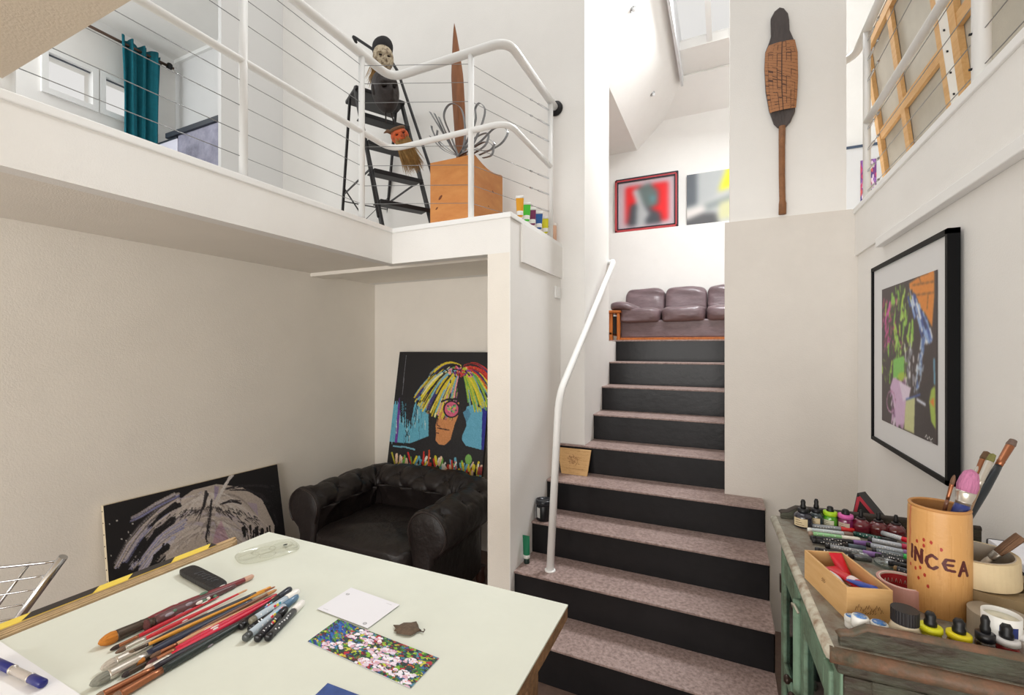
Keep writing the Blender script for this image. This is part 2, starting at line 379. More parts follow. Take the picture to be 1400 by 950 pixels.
# ================================================================== RAILING (right)
rr = thing('mezzanine_railing', 'white tube railing with steel cables on the right hand ledge', 'railing', (.70, 2.985, ZB))
XQ = .69
part('handrail_tube', MB().tube(fillet([(XQ, -.6, 3.30), (XQ, 3.22, 3.30), (.56, 3.36, 3.31), (.5, 3.42, 3.32)], .06, 6), .022, 14), WPAINT, rr)
part('middle_rail', MB().tube([(XQ, -.6, ZB+.47), (XQ, 2.985, ZB+.47)], .017, 14), WPAINT, rr)
part('post', MB().tube([(XQ, 2.985, ZB), (XQ, 2.985, 3.29)], .017, 14), WPAINT, rr)
part('post', MB().tube([(XQ, 1.80, ZB), (XQ, 1.80, 3.30)], .022, 16), WPAINT, rr)
part('post', MB().tube([(XQ, .60, ZB), (XQ, .60, 3.30)], .022, 16), WPAINT, rr)
for h in CH:
    cb = part('cable', MB().tube([(XQ, -.6, ZB+h), (XQ, 2.985, ZB+h)], .0017, 6), STEELW, rr)
    part('turnbuckle', MB().tube([(XQ, 2.96, ZB+h), (XQ, 2.95, ZB+h), (XQ, 2.86, ZB+h), (XQ, 2.85, ZB+h)], [.003, .006, .006, .003], 8), CHROME, cb)
    part('cable_stop', MB().tube([(XQ, 2.80, ZB+h), (XQ, 2.78, ZB+h)], .006, 8), CHROME, cb)
    part('grommet', MB().tube([(XQ-.028, 1.80, ZB+h), (XQ-.02, 1.80, ZB+h)], .004, 8), PLASTIC_K, cb)
part('wall_rail', MB().box((XR-.03, -.8, 2.045), (XR, 2.506, 2.083)), WPAINT, thing('picture_rail', 'white hanging rail along the right wall above the framed picture', 'rail', (XR, 1.5, 2.045)), bevel=.003)
# ================================================================== PAINTINGS
def canvas_box(mb, TL, TR, BR, BL, n, t):
    off = Vector(n)*(-t); return mb.slab([Vector(TL), Vector(TR), Vector(BR), Vector(BL)], off)
def C(x0, y0, k): return lambda x, y: (x0+x*k, y0+y*k)
# --- colourful portrait on the armchair
TL, TR, BR, BL = (-2.50, 3.06, 1.563), (-1.615, 3.06, 1.563), (-1.615, 2.90, .645), (-2.50, 2.90, .645)
P = Paint.on([TL, TR, BR, BL], 230, 240, (22, 20, 24)); c = C(520, 470, .2); P.k = 240/152
def ps(l): return [c(x, y) for x, y in l]
P.poly(ps([(60,395),(300,375),(330,480),(330,640),(200,680),(30,665)]), (96, 172, 196))
P.poly(ps([(560,440),(735,380),(735,735),(560,690)]), (98, 172, 200))
P.poly(ps([(700,380),(735,375),(735,740),(690,735)]), (28, 30, 140)); P.stroke(ps([(715,280),(722,370)]), 5, (225, 215, 235))
P.stroke(ps([(135,380),(108,665)]), 4.6, (104, 52, 150))
for i in range(60):
    x = random.uniform(60, 320); y = random.uniform(395, 640); P.stroke(ps([(x, y), (x-3, y+random.uniform(20, 70))]), .8, random.choice([(190, 215, 215), (70, 130, 160), (40, 60, 70), (130, 190, 205)]))
for i in range(50):
    x = random.gauss(195, 26); P.stroke(ps([(x, 375), (x-8+(195-x)*.3, random.uniform(430, 580))]), 1.2, (24, 26, 34))
for i in range(40):
    x = random.uniform(75, 330); P.stroke(ps([(x, 370), (x, 395+random.uniform(-15, 18))]), 2, (24, 22, 26))
P.stroke(ps([(178, 80), (150, 350)]), .7, (120, 120, 128)); P.stroke(ps([(172, 590), (190, 630)]), 1.2, (20, 20, 20)); P.stroke(ps([(192, 595), (172, 635)]), 1.2, (20, 20, 20))
P.poly(ps([(330,340),(430,350),(420,700),(480,780),(40,790),(45,700),(180,690),(330,630)]), (22, 20, 24))        # dark side of head and jacket
P.poly(ps([(520,420),(590,430),(570,560),(545,640),(600,715),(735,730),(735,850),(300,800),(390,680)]), (22, 20, 24))
P.poly(ps([(415,415),(540,400),(530,500),(500,580),(480,655),(440,692),(400,686),(378,660),(382,600),(378,560),(395,500)]), (206, 138, 84))
P.poly(ps([(540,470),(575,440),(590,560),(555,640),(490,655),(505,560)]), (26, 22, 24))
P.stroke(ps([(392, 575), (470, 590)]), 1.5, (60, 30, 26)); P.stroke(ps([(400, 480), (388, 555), (408, 565)]), 1.2, (90, 50, 36)); P.stroke(ps([(380, 610), (400, 612)]), 1.4, (70, 34, 30))
P.poly(ps([(565,470),(600,440),(620,480),(590,540)]), (80, 140, 170)); P.poly(ps([(310,400),(340,380),(352,470),(318,480)]), (196, 130, 80), .8)
HC = [(226, 208, 50), (214, 196, 40), (170, 190, 50), (110, 170, 70), (120, 180, 200), (206, 60, 40), (150, 60, 130), (232, 224, 150), (40, 40, 80), (230, 170, 60), (24, 22, 26)]
ctr = (560, 165)
def hairlock(a, L, col, w, droop=1.0, st=24):
    x0 = ctr[0]+st*math.cos(a); y0 = ctr[1]+st*.6*math.sin(a); pts = []
    for i in range(8):
        t = i/7; r = L*t; pts.append(c(x0+r*math.cos(a)*(1-.12*t*abs(math.cos(a))), y0+r*.72*math.sin(a)+droop*L*.62*t*t))
    P.stroke(pts, w, col, w*.4)
for i in range(900):
    side = random.choice((-1, -1, 1)); a = random.uniform(-.75, 1.35); a = PI-a if side < 0 else a
    L = (330 if side < 0 else 285)*random.uniform(.35, 1.05)*(1-.25*max(0, math.sin(a)))
    if math.sin(a) < -.1: L *= .8
    if side > 0 and math.sin(a) < .3: col = random.choice([(206, 52, 36), (170, 30, 30), (24, 22, 26), (206, 52, 36), (226, 208, 50), (60, 50, 100)])
    elif side > 0: col = random.choice([(150, 180, 50), (190, 196, 50), (206, 200, 50), (110, 170, 70), (110, 170, 200), (24, 22, 26), (226, 208, 50)])
    elif math.sin(a) > .75: col = random.choice([(110, 170, 200), (226, 208, 50), (24, 22, 26), (150, 60, 130), (110, 170, 70), (200, 190, 60), (230, 150, 170)])
    else: col = random.choice([(226, 208, 50), (226, 208, 50), (214, 190, 40), (24, 22, 26), (24, 22, 26), (120, 180, 200), (235, 226, 170), (60, 50, 110), (110, 150, 70)])
    hairlock(a, L, col, random.uniform(1.6, 6))
for i in range(60): x = random.gauss(545, 45); y = random.gauss(190, 22); P.stroke(ps([(x, y), (x+random.uniform(-20, 20), y+random.uniform(-16, 16))]), 2, random.choice([(230, 120, 160), (120, 60, 140), (24, 22, 26), (24, 22, 26), (240, 170, 150), (200, 60, 50)]))
P.ell(c(487, 447), 11.6, 12, (24, 20, 24)); P.ell(c(487, 447), 9.4, 10, (214, 96, 130))
for i in range(30): a = random.uniform(0, 6.28); r = random.uniform(0, 8); P.ell((c(487, 447)[0]+r*math.cos(a), c(487, 447)[1]+r*math.sin(a)), 1.3, 1.5, random.choice([(110, 190, 120), (220, 190, 70), (240, 120, 160), (60, 110, 90)]))
P.stroke(ps([(420, 395), (455, 380), (520, 378), (575, 400)]), 2.6, (20, 18, 22)); P.stroke(ps([(535, 420), (590, 425)]), 2, (20, 18, 22))
for i in range(130):
    x = random.uniform(110, 720); y = random.uniform(755, 850)+ (x-130)*.07
    P.stroke(ps([(x, y), (x-random.uniform(-10, 22), y+random.uniform(25, 55))]), random.uniform(1.5, 4), random.choice([(100, 172, 196), (100, 172, 196), (226, 208, 50), (206, 52, 36), (110, 170, 70), (236, 200, 170), (24, 22, 26), (235, 235, 225)]))
for x, y0, y1, col in ((298, 740, 840, (214, 44, 34)), (335, 730, 840, (214, 80, 34)), (80, 745, 820, (190, 180, 50)), (190, 745, 820, (200, 40, 40))): P.stroke(ps([(x, y0), (x+(20 if x < 200 else -6), y1)]), 2.4, col)
P.ell(c(603, 790), 4.5, 7, (120, 176, 84)); P.stroke(ps([(90, 700), (170, 705), (235, 722)]), 2, (110, 170, 190))
P.poly(ps([(670,840),(735,840),(735,905),(660,895)]), (160, 40, 48), .85)
t = thing('portrait_canvas', 'colourful canvas portrait with yellow shaggy hair standing on the black armchair back', 'painting', (-2.06, 2.94, .645))
n = (Vector(TR)-Vector(TL)).cross(Vector(BL)-Vector(TL)).normalized(); n = -n if n.y > 0 else n
part('canvas', canvas_box(MB(), TL, TR, BR, BL, n, .025), mat('primed_canvas', (28, 26, 28), .8), t)
painted('painted_face', P, lerp4(*[Vector(q)+n*.0015 for q in (TL, TR, BR, BL)]), t)
# --- black and white canvas by the left wall
TL, TR, BR, BL = (-2.795, 1.157, .812), (-2.79, 2.115, .795), (-2.70, 2.15, .0), (-2.70, 1.165, .012)
P = Paint.on([TL, TR, BR, BL], 300, 240, (24, 22, 25)); c = C(130, 630, .1857); P.k = 240/150
G = [(196, 184, 174), (206, 196, 188), (180, 168, 160), (214, 206, 200), (196, 184, 174), (186, 176, 184)]
def sweep(a, L, x0, y0, w, col, al=.85, dr=.62):
    pts = []
    for j in range(8):
        q = j/7; pts.append(c(x0+L*q*math.cos(a), y0-L*.46*q*math.sin(a)+L*dr*q*q))
    P.stroke(pts, w, col, w*.3, al=al)
P.poly(ps([(600,300),(720,215),(900,170),(1080,190),(1230,280),(1320,470),(1310,640),(1000,760),(520,800),(520,640),(620,470),(560,380)]), (188, 176, 166))
for i in range(1500):
    a = random.uniform(-.35, PI*.98); L = random.uniform(120, 520)*(1.0 if math.cos(a) < 0 else .86)
    sweep(a, L, 850+random.uniform(-70, 70), 330+random.uniform(-70, 190), random.uniform(1.5, 5), random.choice(G+[(150, 140, 134), (206, 198, 190)]), .7)
for p0 in ([(600,280),(480,350),(340,480),(240,600),(150,760)], [(590,250),(450,320),(330,395),(270,425)], [(600,300),(420,430),(310,560),(210,720)], [(640,470),(500,540),(390,620),(260,770)], [(660,440),(500,540),(330,740)], [(560,560),(440,650),(330,800)]):
    for j in range(22):
        dx, dy = random.uniform(-16, 26), random.uniform(-14, 26); P.stroke(ps([(x+dx, y+dy) for x, y in p0]), random.uniform(.8, 3.2), random.choice([(170, 170, 200), (206, 198, 200), (196, 184, 174), (196, 184, 174), (130, 132, 176), (90, 84, 84)]), .4, al=.75)
for p0, w in (([(610,320),(500,390),(400,480)], 6), ([(560,440),(450,520),(360,640),(300,740)], 9), ([(520,620),(450,700),(400,800)], 7)):
    for j in range(9): P.stroke(ps([(x+random.uniform(-22, 22), y+random.uniform(-16, 16)) for x, y in p0]), w*random.uniform(.2, .7), (26, 24, 27), .6, al=.9)
for i in range(130):
    a = random.uniform(-.3, PI*.95); r = random.uniform(40, 420); x0 = 850+r*math.cos(a); y0 = 340-r*.42*math.sin(a)+r*.4; P.stroke(ps([(x0, y0), (x0+30*math.cos(a), y0-10*math.sin(a)+random.uniform(14, 40))]), random.uniform(.6, 1.8), random.choice([(60, 56, 58), (90, 82, 80), (34, 32, 34)]), .4, al=.8)
for p0 in ([(1320,190),(1180,170),(1060,185),(960,200)], [(1280,330),(1220,250),(1130,205),(1000,205)], [(820,230),(800,330),(750,430)], [(850,280),(845,400),(830,560)], [(1340,470),(1300,330),(1260,270)], [(1060,300),(1000,290),(930,310)], [(830,470),(820,560),(830,600)]):
    for j in range(5): P.stroke(ps([(x+random.uniform(-14, 14), y+random.uniform(-12, 12)) for x, y in p0]), random.uniform(.8, 2.6), (44, 40, 44), .4, al=.85)
for i in range(26): x = random.uniform(1080, 1300); y = random.uniform(520, 600); P.stroke(ps([(x, y-50), (x+8, y+20)]), random.uniform(1.5, 4), (28, 26, 28), .6)
for j in range(8): P.stroke(ps([(1010+random.uniform(-14, 10), 105), (940+random.uniform(-12, 12), 210), (880, 340)]), random.uniform(1, 3), (214, 208, 204), .6)
P.poly(ps([(880,180),(915,190),(905,240),(878,290)]), (128, 112, 168), .5); P.poly(ps([(930,430),(985,570),(860,620),(890,500)]), (186, 120, 160), .35); P.poly(ps([(1120,300),(1190,310),(1200,400),(1150,340)]), (160, 140, 190), .4)
for i in range(60): x = random.gauss(1300, 26); y = random.gauss(250, 46); P.stroke(ps([(x, y), (x+26, y+18)]), 3, (26, 24, 27), 1)
for i in range(9): x = random.uniform(100, 300); y = random.uniform(430, 700); P.ell(c(x, y), 1, 1, (200, 196, 190))
t = thing('portrait_canvas', 'black canvas with pale sweeping grey hair leaning on the left wall', 'painting', (-2.7, 1.65, 0))
n = (Vector(TR)-Vector(TL)).cross(Vector(BL)-Vector(TL)).normalized(); n = -n if n.x < 0 else n
part('canvas', canvas_box(MB(), TL, TR, BR, BL, n, .022), mat('raw_canvas_edge', (214, 200, 172), .85), t)
painted('painted_face', P, lerp4(*[Vector(q)+n*.0015 for q in (TL, TR, BR, BL)]), t)
st = MB()
for i in range(14): q = Vector(TL)+(Vector(BL)-Vector(TL))*((i+.5)/14)-n*.012; st.lathe([(.0028, 0), (.0028, .002)], 6, Matrix.Translation(q) @ Matrix.Rotation(PI/2, 4, 'X'))
part('edge_nails', st, PLASTIC_K, t)['kind'] = 'stuff'
# --- framed painting on the right wall
ya, yb, za, zb, xf = 1.762, 2.53, 1.188, 1.955, .60
t = thing('framed_painting', 'black framed painting with wide white mat hanging on the right wall', 'painting', (.61, 2.15, za))
f = MB(); w = .016
f.box((xf, ya, za), (xf+.03, ya+w, zb)).box((xf, yb-w, za), (xf+.03, yb, zb)).box((xf, ya, za), (xf+.03, yb, za+w)).box((xf, ya, zb-w), (xf+.03, yb, zb))
part('frame', f, mat('black_frame', (9, 9, 11), .5, spec=.15), t)
part('mat_board', MB().box((xf+.008, ya+.01, za+.01), (xf+.02, yb-.01, zb-.01)), mat('mat_board', (226, 226, 226), .8), t)
xa = xf+.0065; A_, B_, lo, hi = 2.40, 1.849, 1.292, 1.845
TL, TR, BR, BL = (xa, A_, hi), (xa, B_, hi), (xa, B_, lo), (xa, A_, lo)
P = Paint.on([TL, TR, BR, BL], 220, 260, (58, 46, 48)); c = C(1195, 360, .2737); P.k = 260/210
P.poly(ps([(175,100),(220,70),(300,35),(302,150),(290,320),(255,250),(180,160)]), (226, 138, 40))
for q in ([(190,110),(300,90)], [(200,160),(300,145)], [(225,70),(235,100)], [(270,150),(265,230)]): P.stroke(ps(q), 1.2, (90, 60, 30))
for i in range(110):
    x = random.gauss(75, 26); y = random.uniform(180, 400); P.stroke(ps([(x, y), (x-random.uniform(2, 14), y+random.uniform(20, 60))]), random.uniform(2, 6), random.choice([(150, 50, 90), (214, 90, 170), (190, 60, 130), (90, 50, 60), (66, 40, 50)]))
for i in range(170):
    x = random.gauss(130, 26); y = random.uniform(110, 560); P.stroke(ps([(x, y), (x+random.uniform(-8, 8), y+random.uniform(20, 60))]), random.uniform(2, 6.5), random.choice([(170, 206, 70), (130, 190, 60), (150, 200, 80), (60, 80, 40), (180, 214, 110), (58, 46, 48)]))
for i in range(60): x = random.uniform(30, 150); y = random.uniform(390, 580); P.stroke(ps([(x, y), (x+random.uniform(-12, 12), y+random.uniform(5, 30))]), 1.6, random.choice([(140, 180, 60), (58, 46, 48), (90, 110, 50)]))
P.poly(ps([(95,480),(150,460),(150,570),(95,580)]), (130, 200, 90)); P.ell(c(143, 565), 7, 6, (170, 200, 60))
for i in range(90):
    t_ = random.random(); x = 190+t_*75+random.gauss(0, 12); y = 160+t_*190+random.gauss(0, 14); P.stroke(ps([(x, y), (x+10, y+40)]), random.uniform(2, 6), random.choice([(86, 116, 190), (150, 180, 225), (60, 80, 150), (226, 232, 240), (50, 60, 110)]))
for i in range(80): t_ = random.random(); x = 245-30*t_+random.gauss(0, 7); y = 370+t_*260; P.stroke(ps([(x, y), (x-4, y+30)]), random.uniform(1.5, 4), random.choice([(220, 226, 232), (90, 120, 180), (58, 46, 48), (180, 200, 220)]))
for i in range(60): x = random.gauss(175, 13); y = random.uniform(400, 600); P.stroke(ps([(x, y), (x, y+26)]), random.uniform(1.5, 4), random.choice([(220, 220, 222), (120, 120, 130), (58, 46, 48), (180, 186, 200)]))
for i in range(60): x = random.uniform(90, 160); y = random.uniform(570, 790); P.stroke(ps([(x, y), (x+random.uniform(-12, 12), y+40)]), random.uniform(2, 6), random.choice([(214, 180, 214), (230, 214, 234), (190, 140, 190), (150, 100, 150)]), al=.9)
P.poly(ps([(95,570),(140,590),(160,690),(150,800),(110,815),(100,700),(80,620)]), (214, 180, 214)); P.poly(ps([(125,590),(185,620),(175,670),(145,690)]), (230, 214, 234)); P.poly(ps([(160,680),(205,660),(200,850),(150,830),(155,740)]), (206, 208, 150))
for i in range(40): a = random.uniform(0, 6.28); P.stroke(ps([(85+22*math.cos(a), 690+55*math.sin(a)), (85+22*math.cos(a+.9), 690+55*math.sin(a+.9))]), 1.4, random.choice([(200, 130, 180), (230, 200, 225), (90, 50, 80)]))
P.poly(ps([(205,640),(300,560),(305,910),(200,860)]), (50, 42, 44), .8); P.poly(ps([(285,630),(305,610),(308,830),(285,790),(275,690)]), (170, 196, 80)); P.poly(ps([(278,690),(300,670),(300,720)]), (230, 130, 40)); P.stroke(ps([(300, 480), (302, 600)]), 4, (110, 170, 200)); P.stroke(ps([(215, 680), (255, 705)]), 4, (220, 226, 240)); P.stroke(ps([(160, 680), (230, 655)]), 2.5, (70, 100, 180))
P.blur(1)
P.stroke(ps([(255, 868), (262, 855), (266, 878), (276, 866), (282, 884), (292, 874)]), .9, (225, 225, 225)); P.stroke(ps([(262, 890), (290, 893)]), .8, (200, 200, 200))
painted('artwork', P, lerp4(TL, TR, BR, BL), t, vcmat('printed_paper', .45, .05))
# --- pictures on the far ledge
def ledge_pic(name, label, xa, xb, ytop, ybot, base, fn, frame=None):
    Yf = 6.955
    a = at(xa, ybot, Y=Yf); b = at(xb, ybot, Y=Yf); zt = at((xa+xb)/2, ytop, Y=Yf).z; zb_ = 3.362
    t = thing(name, label, 'picture', ((a.x+b.x)/2, 6.97, zb_))
    part('backing', MB().box((a.x, Yf+.004, zb_), (b.x, Yf+.03, zt)), mat('grey_board', (150, 150, 150), .7), t)
    P = Paint(130, 130, base); fn(P)
    painted('artwork', P, lerp4((a.x, Yf, zt), (b.x, Yf, zt), (b.x, Yf, zb_), (a.x, Yf, zb_)), t)
    if frame:
        f = MB(); g = .036; y = Yf-.02
        for q0, q1 in (((a.x, zb_), (a.x+g, zt)), ((b.x-g, zb_), (b.x, zt)), ((a.x, zb_), (b.x, zb_+g)), ((a.x, zt-g), (b.x, zt))): f.box((q0[0], y, q0[1]), (q1[0], Yf+.01, q1[1]))
        fr = part('frame', f, mat('red_frame', (184, 66, 70), .4), t, bevel=.006)
        l = MB()
        for q0, q1 in (((a.x+g, zb_+g), (a.x+g+.014, zt-g)), ((b.x-g-.014, zb_+g), (b.x-g, zt-g)), ((a.x+g, zb_+g), (b.x-g, zb_+g+.014)), ((a.x+g, zt-g-.014), (b.x-g, zt-g)), ((a.x+.02, zt-.012), (b.x, zt+.006)), ((b.x-.012, zb_), (b.x+.006, zt))): l.box((q0[0], y-.004, q0[1]), (q1[0], Yf+.002, q1[1]))
        part('dark_edging', l, mat('dark_edging', (36, 34, 48), .5), t)
    return t
def fa(P):
    P.poly([(.17, .15), (.84, .15), (.84, .85), (.17, .85)], (226, 22, 26)); P.poly([(.35,.2),(.55,.12),(.7,.3),(.7,.55),(.55,.6),(.4,.45)], (96, 110, 108)); P.poly([(.25,.5),(.4,.45),(.6,.62),(.72,.7),(.75,.9),(.2,.9)], (70, 74, 80)); P.stroke([(.33, .25), (.4, .5), (.5, .7), (.38, .9)], 12, (190, 190, 192), raw=False); P.poly([(.55,.35),(.68,.4),(.6,.52)], (90, 140, 146))
    P.poly([(.36,.5),(.5,.6),(.5,.9),(.34,.9)], (176, 178, 180)); P.blur(4)
def fb(P):
    P.poly([(0,0),(.22,0),(.2,.6),(0,.65)], (90, 96, 102)); P.poly([(.2,0),(.7,0),(.55,.5),(.2,.6)], (176, 180, 180)); P.poly([(.75,0),(1,0),(1,.3),(.6,.4)], (222, 222, 40)); P.poly([(.3,.62),(1,.45),(1,.55),(.4,.75)], (140, 148, 148)); P.poly([(0,.7),(.35,.65),(.3,.85),(0,.9)], (222, 216, 212)); P.poly([(0,.88),(.3,.78),(.55,.8),(.6,1),(0,1)], (86, 86, 88)); P.poly([(.62,.62),(1,.55),(1,.9),(.6,.95)], (206, 206, 160)); P.poly([(.9,.4),(1,.4),(1,.5)], (214, 80, 60)); P.blur(5)
ledge_pic('framed_picture', 'red framed picture of a blurred grey figure on red, on the high ledge', 841, 927, 241, 321, (196, 176, 182), fa, True)
ledge_pic('unframed_picture', 'blurred grey and yellow unframed picture on the high ledge', 939, 1012, 234, 312, (190, 192, 190), fb)
# picture beyond the column
Yf = 4.57; a = at(1150, 240, Y=Yf); b = at(1215, 240, Y=Yf)
t = thing('framed_picture', 'white matted picture in thin dark frame behind the tall white column', 'picture', (a.x+.2, Yf, ZB+.1))
part('backing', MB().box((a.x, Yf, ZB+.06), (b.x, Yf+.02, ZB+.92)), mat('mat_board', (226, 226, 226)), t)
zt = ZB+.92
part('frame', MB().box((a.x-.01, Yf-.01, zt-.01), (b.x, Yf+.02, zt+.01)).box((a.x-.01, Yf-.01, ZB+.06), (a.x+.01, Yf+.02, zt)).box((b.x-.02, Yf-.01, ZB+.06), (b.x, Yf+.02, zt)), mat('slate_frame', (70, 84, 104), .4), t)
P = Paint(60, 120, (120, 60, 130))
for i in range(120): x, y = random.random(), random.random(); P.stroke([(x, y), (x+random.uniform(-.2, .2), y+random.uniform(-.1, .1))], 6, random.choice([(200, 70, 110), (60, 50, 120), (230, 210, 225), (150, 100, 180), (40, 36, 80), (206, 90, 90)]), raw=False)
painted('artwork', P, lerp4((a.x+.13, Yf-.004, zt-.12), (b.x-.08, Yf-.004, zt-.12), (b.x-.08, Yf-.004, ZB+.14), (a.x+.13, Yf-.004, ZB+.14)), t)
# --- engraved wooden board on the stairs
p = [at(766, 611, Y=2.985), at(808, 614.5, Y=2.985), at(802, 655, Y=2.93), at(763, 651, Y=2.93)]
z5 = 4*RIS; TLb = Vector((p[0].x-.02, 2.985, z5+.158)); TRb = Vector((p[1].x, 2.985, z5+.158)); BRb = Vector((p[2].x+.005, 2.925, z5+.001)); BLb = Vector((p[2].x-.175, 2.925, z5+.001))
t = thing('wooden_plaque', 'small engraved tan wooden board leaning against a black stair riser', 'plaque', (-.92, 2.93, z5))
part('board', MB().slab([TLb, TRb, BRb, BLb], (0, .012, .004)), mat('tan_wood', (206, 164, 112), .6), t)
P = Paint(120, 110, (212, 170, 116))
for i in range(70): y = random.random(); P.stroke([(random.random(), y), (random.random(), y+.02)], 1.5, (198, 154, 98))
for i in range(90):
    a = random.uniform(0, 6.28); r = random.uniform(.05, .2); x, y = .5+r*math.cos(a), .4+r*math.sin(a)*1.1; P.stroke([(x, y), (x+random.uniform(-.05, .05), y+random.uniform(-.06, .06))], 1.3, (150, 104, 60))
for x in np.linspace(.22, .8, 12): P.stroke([(x, .74), (x+.02, .79)], 1.4, (140, 94, 54))
for x in np.linspace(.3, .45, 4): P.stroke([(x, .9), (x+.015, .92)], 1.2, (140, 94, 54))
painted('engraving', P, lerp4(*[q+Vector((0, -.001, 0)) for q in (TLb, TRb, BRb, BLb)]), t)

# ================================================================== STAIR ITEMS
z6 = 3*RIS; M0 = Matrix.Translation((-.992, 2.56, z6))
t = thing('paint_jar', 'black plastic jar with pale label on a stair step by the rail', 'jar', (-.992, 2.56, z6))
part('body', MB().lathe([(.045, 0), (.047, .004), (.047, .088), (.044, .094)], 28, M0), mat('black_plastic', (22, 22, 26), .3), t)
part('lid', MB().lathe([(.049, .094), (.051, .097), (.051, .118), (.048, .122), (.04, .122), (.04, .119)], 32, M0), mat('black_lid', (32, 34, 40), .25), t)
part('label', MB().grid(lambda u, v: M0 @ Vector((.0476*math.cos(-2.3+.55*u), .0476*math.sin(-2.3+.55*u), .02+.06*v)), 6, 2), mat('pale_label', (206, 206, 204), .5), t)
z7 = 2*RIS; M0 = Matrix.Translation((-1.02, 2.36, z7)) @ Matrix.Rotation(.06, 4, 'X')
t = thing('paint_tube', 'green paint tube standing cap down on a stair step', 'tube', (-1.02, 2.36, z7))
part('cap', MB().lathe([(.016, 0), (.017, .003), (.015, .028), (.012, .03)], 16, M0), mat('dark_green_cap', (28, 48, 42), .4), t)
part('body', MB().grid(lambda u, v: M0 @ Vector((.019*math.cos(2*PI*u)*(1+.15*v), .019*math.sin(2*PI*u)*(1-v*.92), .03+.13*v)), 24, 12), mat('green_tube', (24, 120, 84), .35), t)
part('white_band', MB().lathe([(.0192, .032), (.0196, .04), (.0196, .05), (.0192, .051)], 20, M0), mat('white_plastic', (232, 232, 228), .4), t)
# ================================================================== WOODEN CLUB on the column
def onw(x, y, k=.316, Y=YR+.012): q = at(1030+x*k, y*k, Y=Y); return q
body = [(112,42),(130,46),(148,68),(153,95),(155,140),(172,178),(186,230),(188,340),(184,420),(178,490),(160,530),(137,556),(105,556),(88,540),(66,480),(52,400),(47,300),(50,235),(68,190),(75,165),(74,90),(90,60)]
t = thing('wooden_club', 'carved long wooden club with dark ends hanging on the white column', 'club', onw(115, 930)+Vector((0, -.02, 0)))
Yc = YR+.012
def pill(poly, depth, name, m):
    mb = MB(); pts = [onw(x, y) for x, y in poly]; cx = sum((p for p in pts), Vector())/len(pts); lay = []
    n = len(pts)
    for s_, dy in ((1.0, -.002), (1.0, -depth*.5), (1.0, -depth*.88), (.94, -depth)):
        lay.append([Vector((cx.x+(p.x-cx.x)*s_, Yc+dy, cx.z+(p.z-cx.z)*(s_*.3+.7 if s_ < 1 else 1))) for p in pts])
    vs = [q for l in lay for q in l]; fs = [(i*n+k, i*n+(k+1) % n, (i+1)*n+(k+1) % n, (i+1)*n+k) for i in range(3) for k in range(n)]+[tuple(range(3*n, 4*n))[::-1]]
    mb.add(vs, fs); return part(name, mb, m, t)
DKW = mat('dark_carved_wood', (84, 76, 74), .6, var=.35, vscale=20, bump=.6, bscale=90, stretch=(1, 1, .25))
pill(body, .022, 'blade', DKW)
mid = [(68,208),(175,182),(186,235),(188,340),(184,420),(180,474),(130,482),(72,498),(56,400),(50,300),(53,240)]
P = Paint(90, 200, (172, 118, 76)); 
for i in range(26):
    y = i/26; P.stroke([(0, y), (1, y-.02)], 1.2, (124, 80, 52))
for i in range(70):
    x = random.choice([.1, .22, .36, .5, .64, .78, .9]); y = random.random(); P.stroke([(x, y), (x, y+random.uniform(.05, .12))], 1.6, (84, 52, 36)); P.stroke([(x, y), (x+random.choice([-.14, .14]), y)], 1.6, (84, 52, 36))
P.stroke([(.5, 0), (.5, 1)], 2, (70, 44, 34))
def mfn(u, v):
    Ls = [(65, 208), (50, 240), (47, 300), (53, 400), (69, 498)]; Rs = [(177, 182), (189, 235), (191, 340), (187, 420), (182, 474)]
    k = min(3, int(v*4)); f = v*4-k; l = (Ls[k][0]*(1-f)+Ls[k+1][0]*f, Ls[k][1]*(1-f)+Ls[k+1][1]*f); r = (Rs[k][0]*(1-f)+Rs[k+1][0]*f, Rs[k][1]*(1-f)+Rs[k+1][1]*f)
    q = onw(l[0]*(1-u)+r[0]*u, l[1]*(1-u)+r[1]*u); return Vector((q.x, Yc-.0226-.011*max(0, math.sin(PI*u))**.7, q.z))
painted('carved_panel', P, mfn, t, vcmat('carved_paint', .6, .3), smooth=True)
h = [onw(x, y) for x, y in ((123, 552), (122, 640), (122, 760), (124, 870), (125, 885), (124, 930))]
part('shaft', MB().tube([Vector((p.x, Yc-.016, p.z)) for p in h], [.017, .016, .0155, .0155, .019, .019], 12), mat('brown_shaft', (152, 104, 68), .6, var=.3, vscale=30, bump=.4, bscale=120), t)
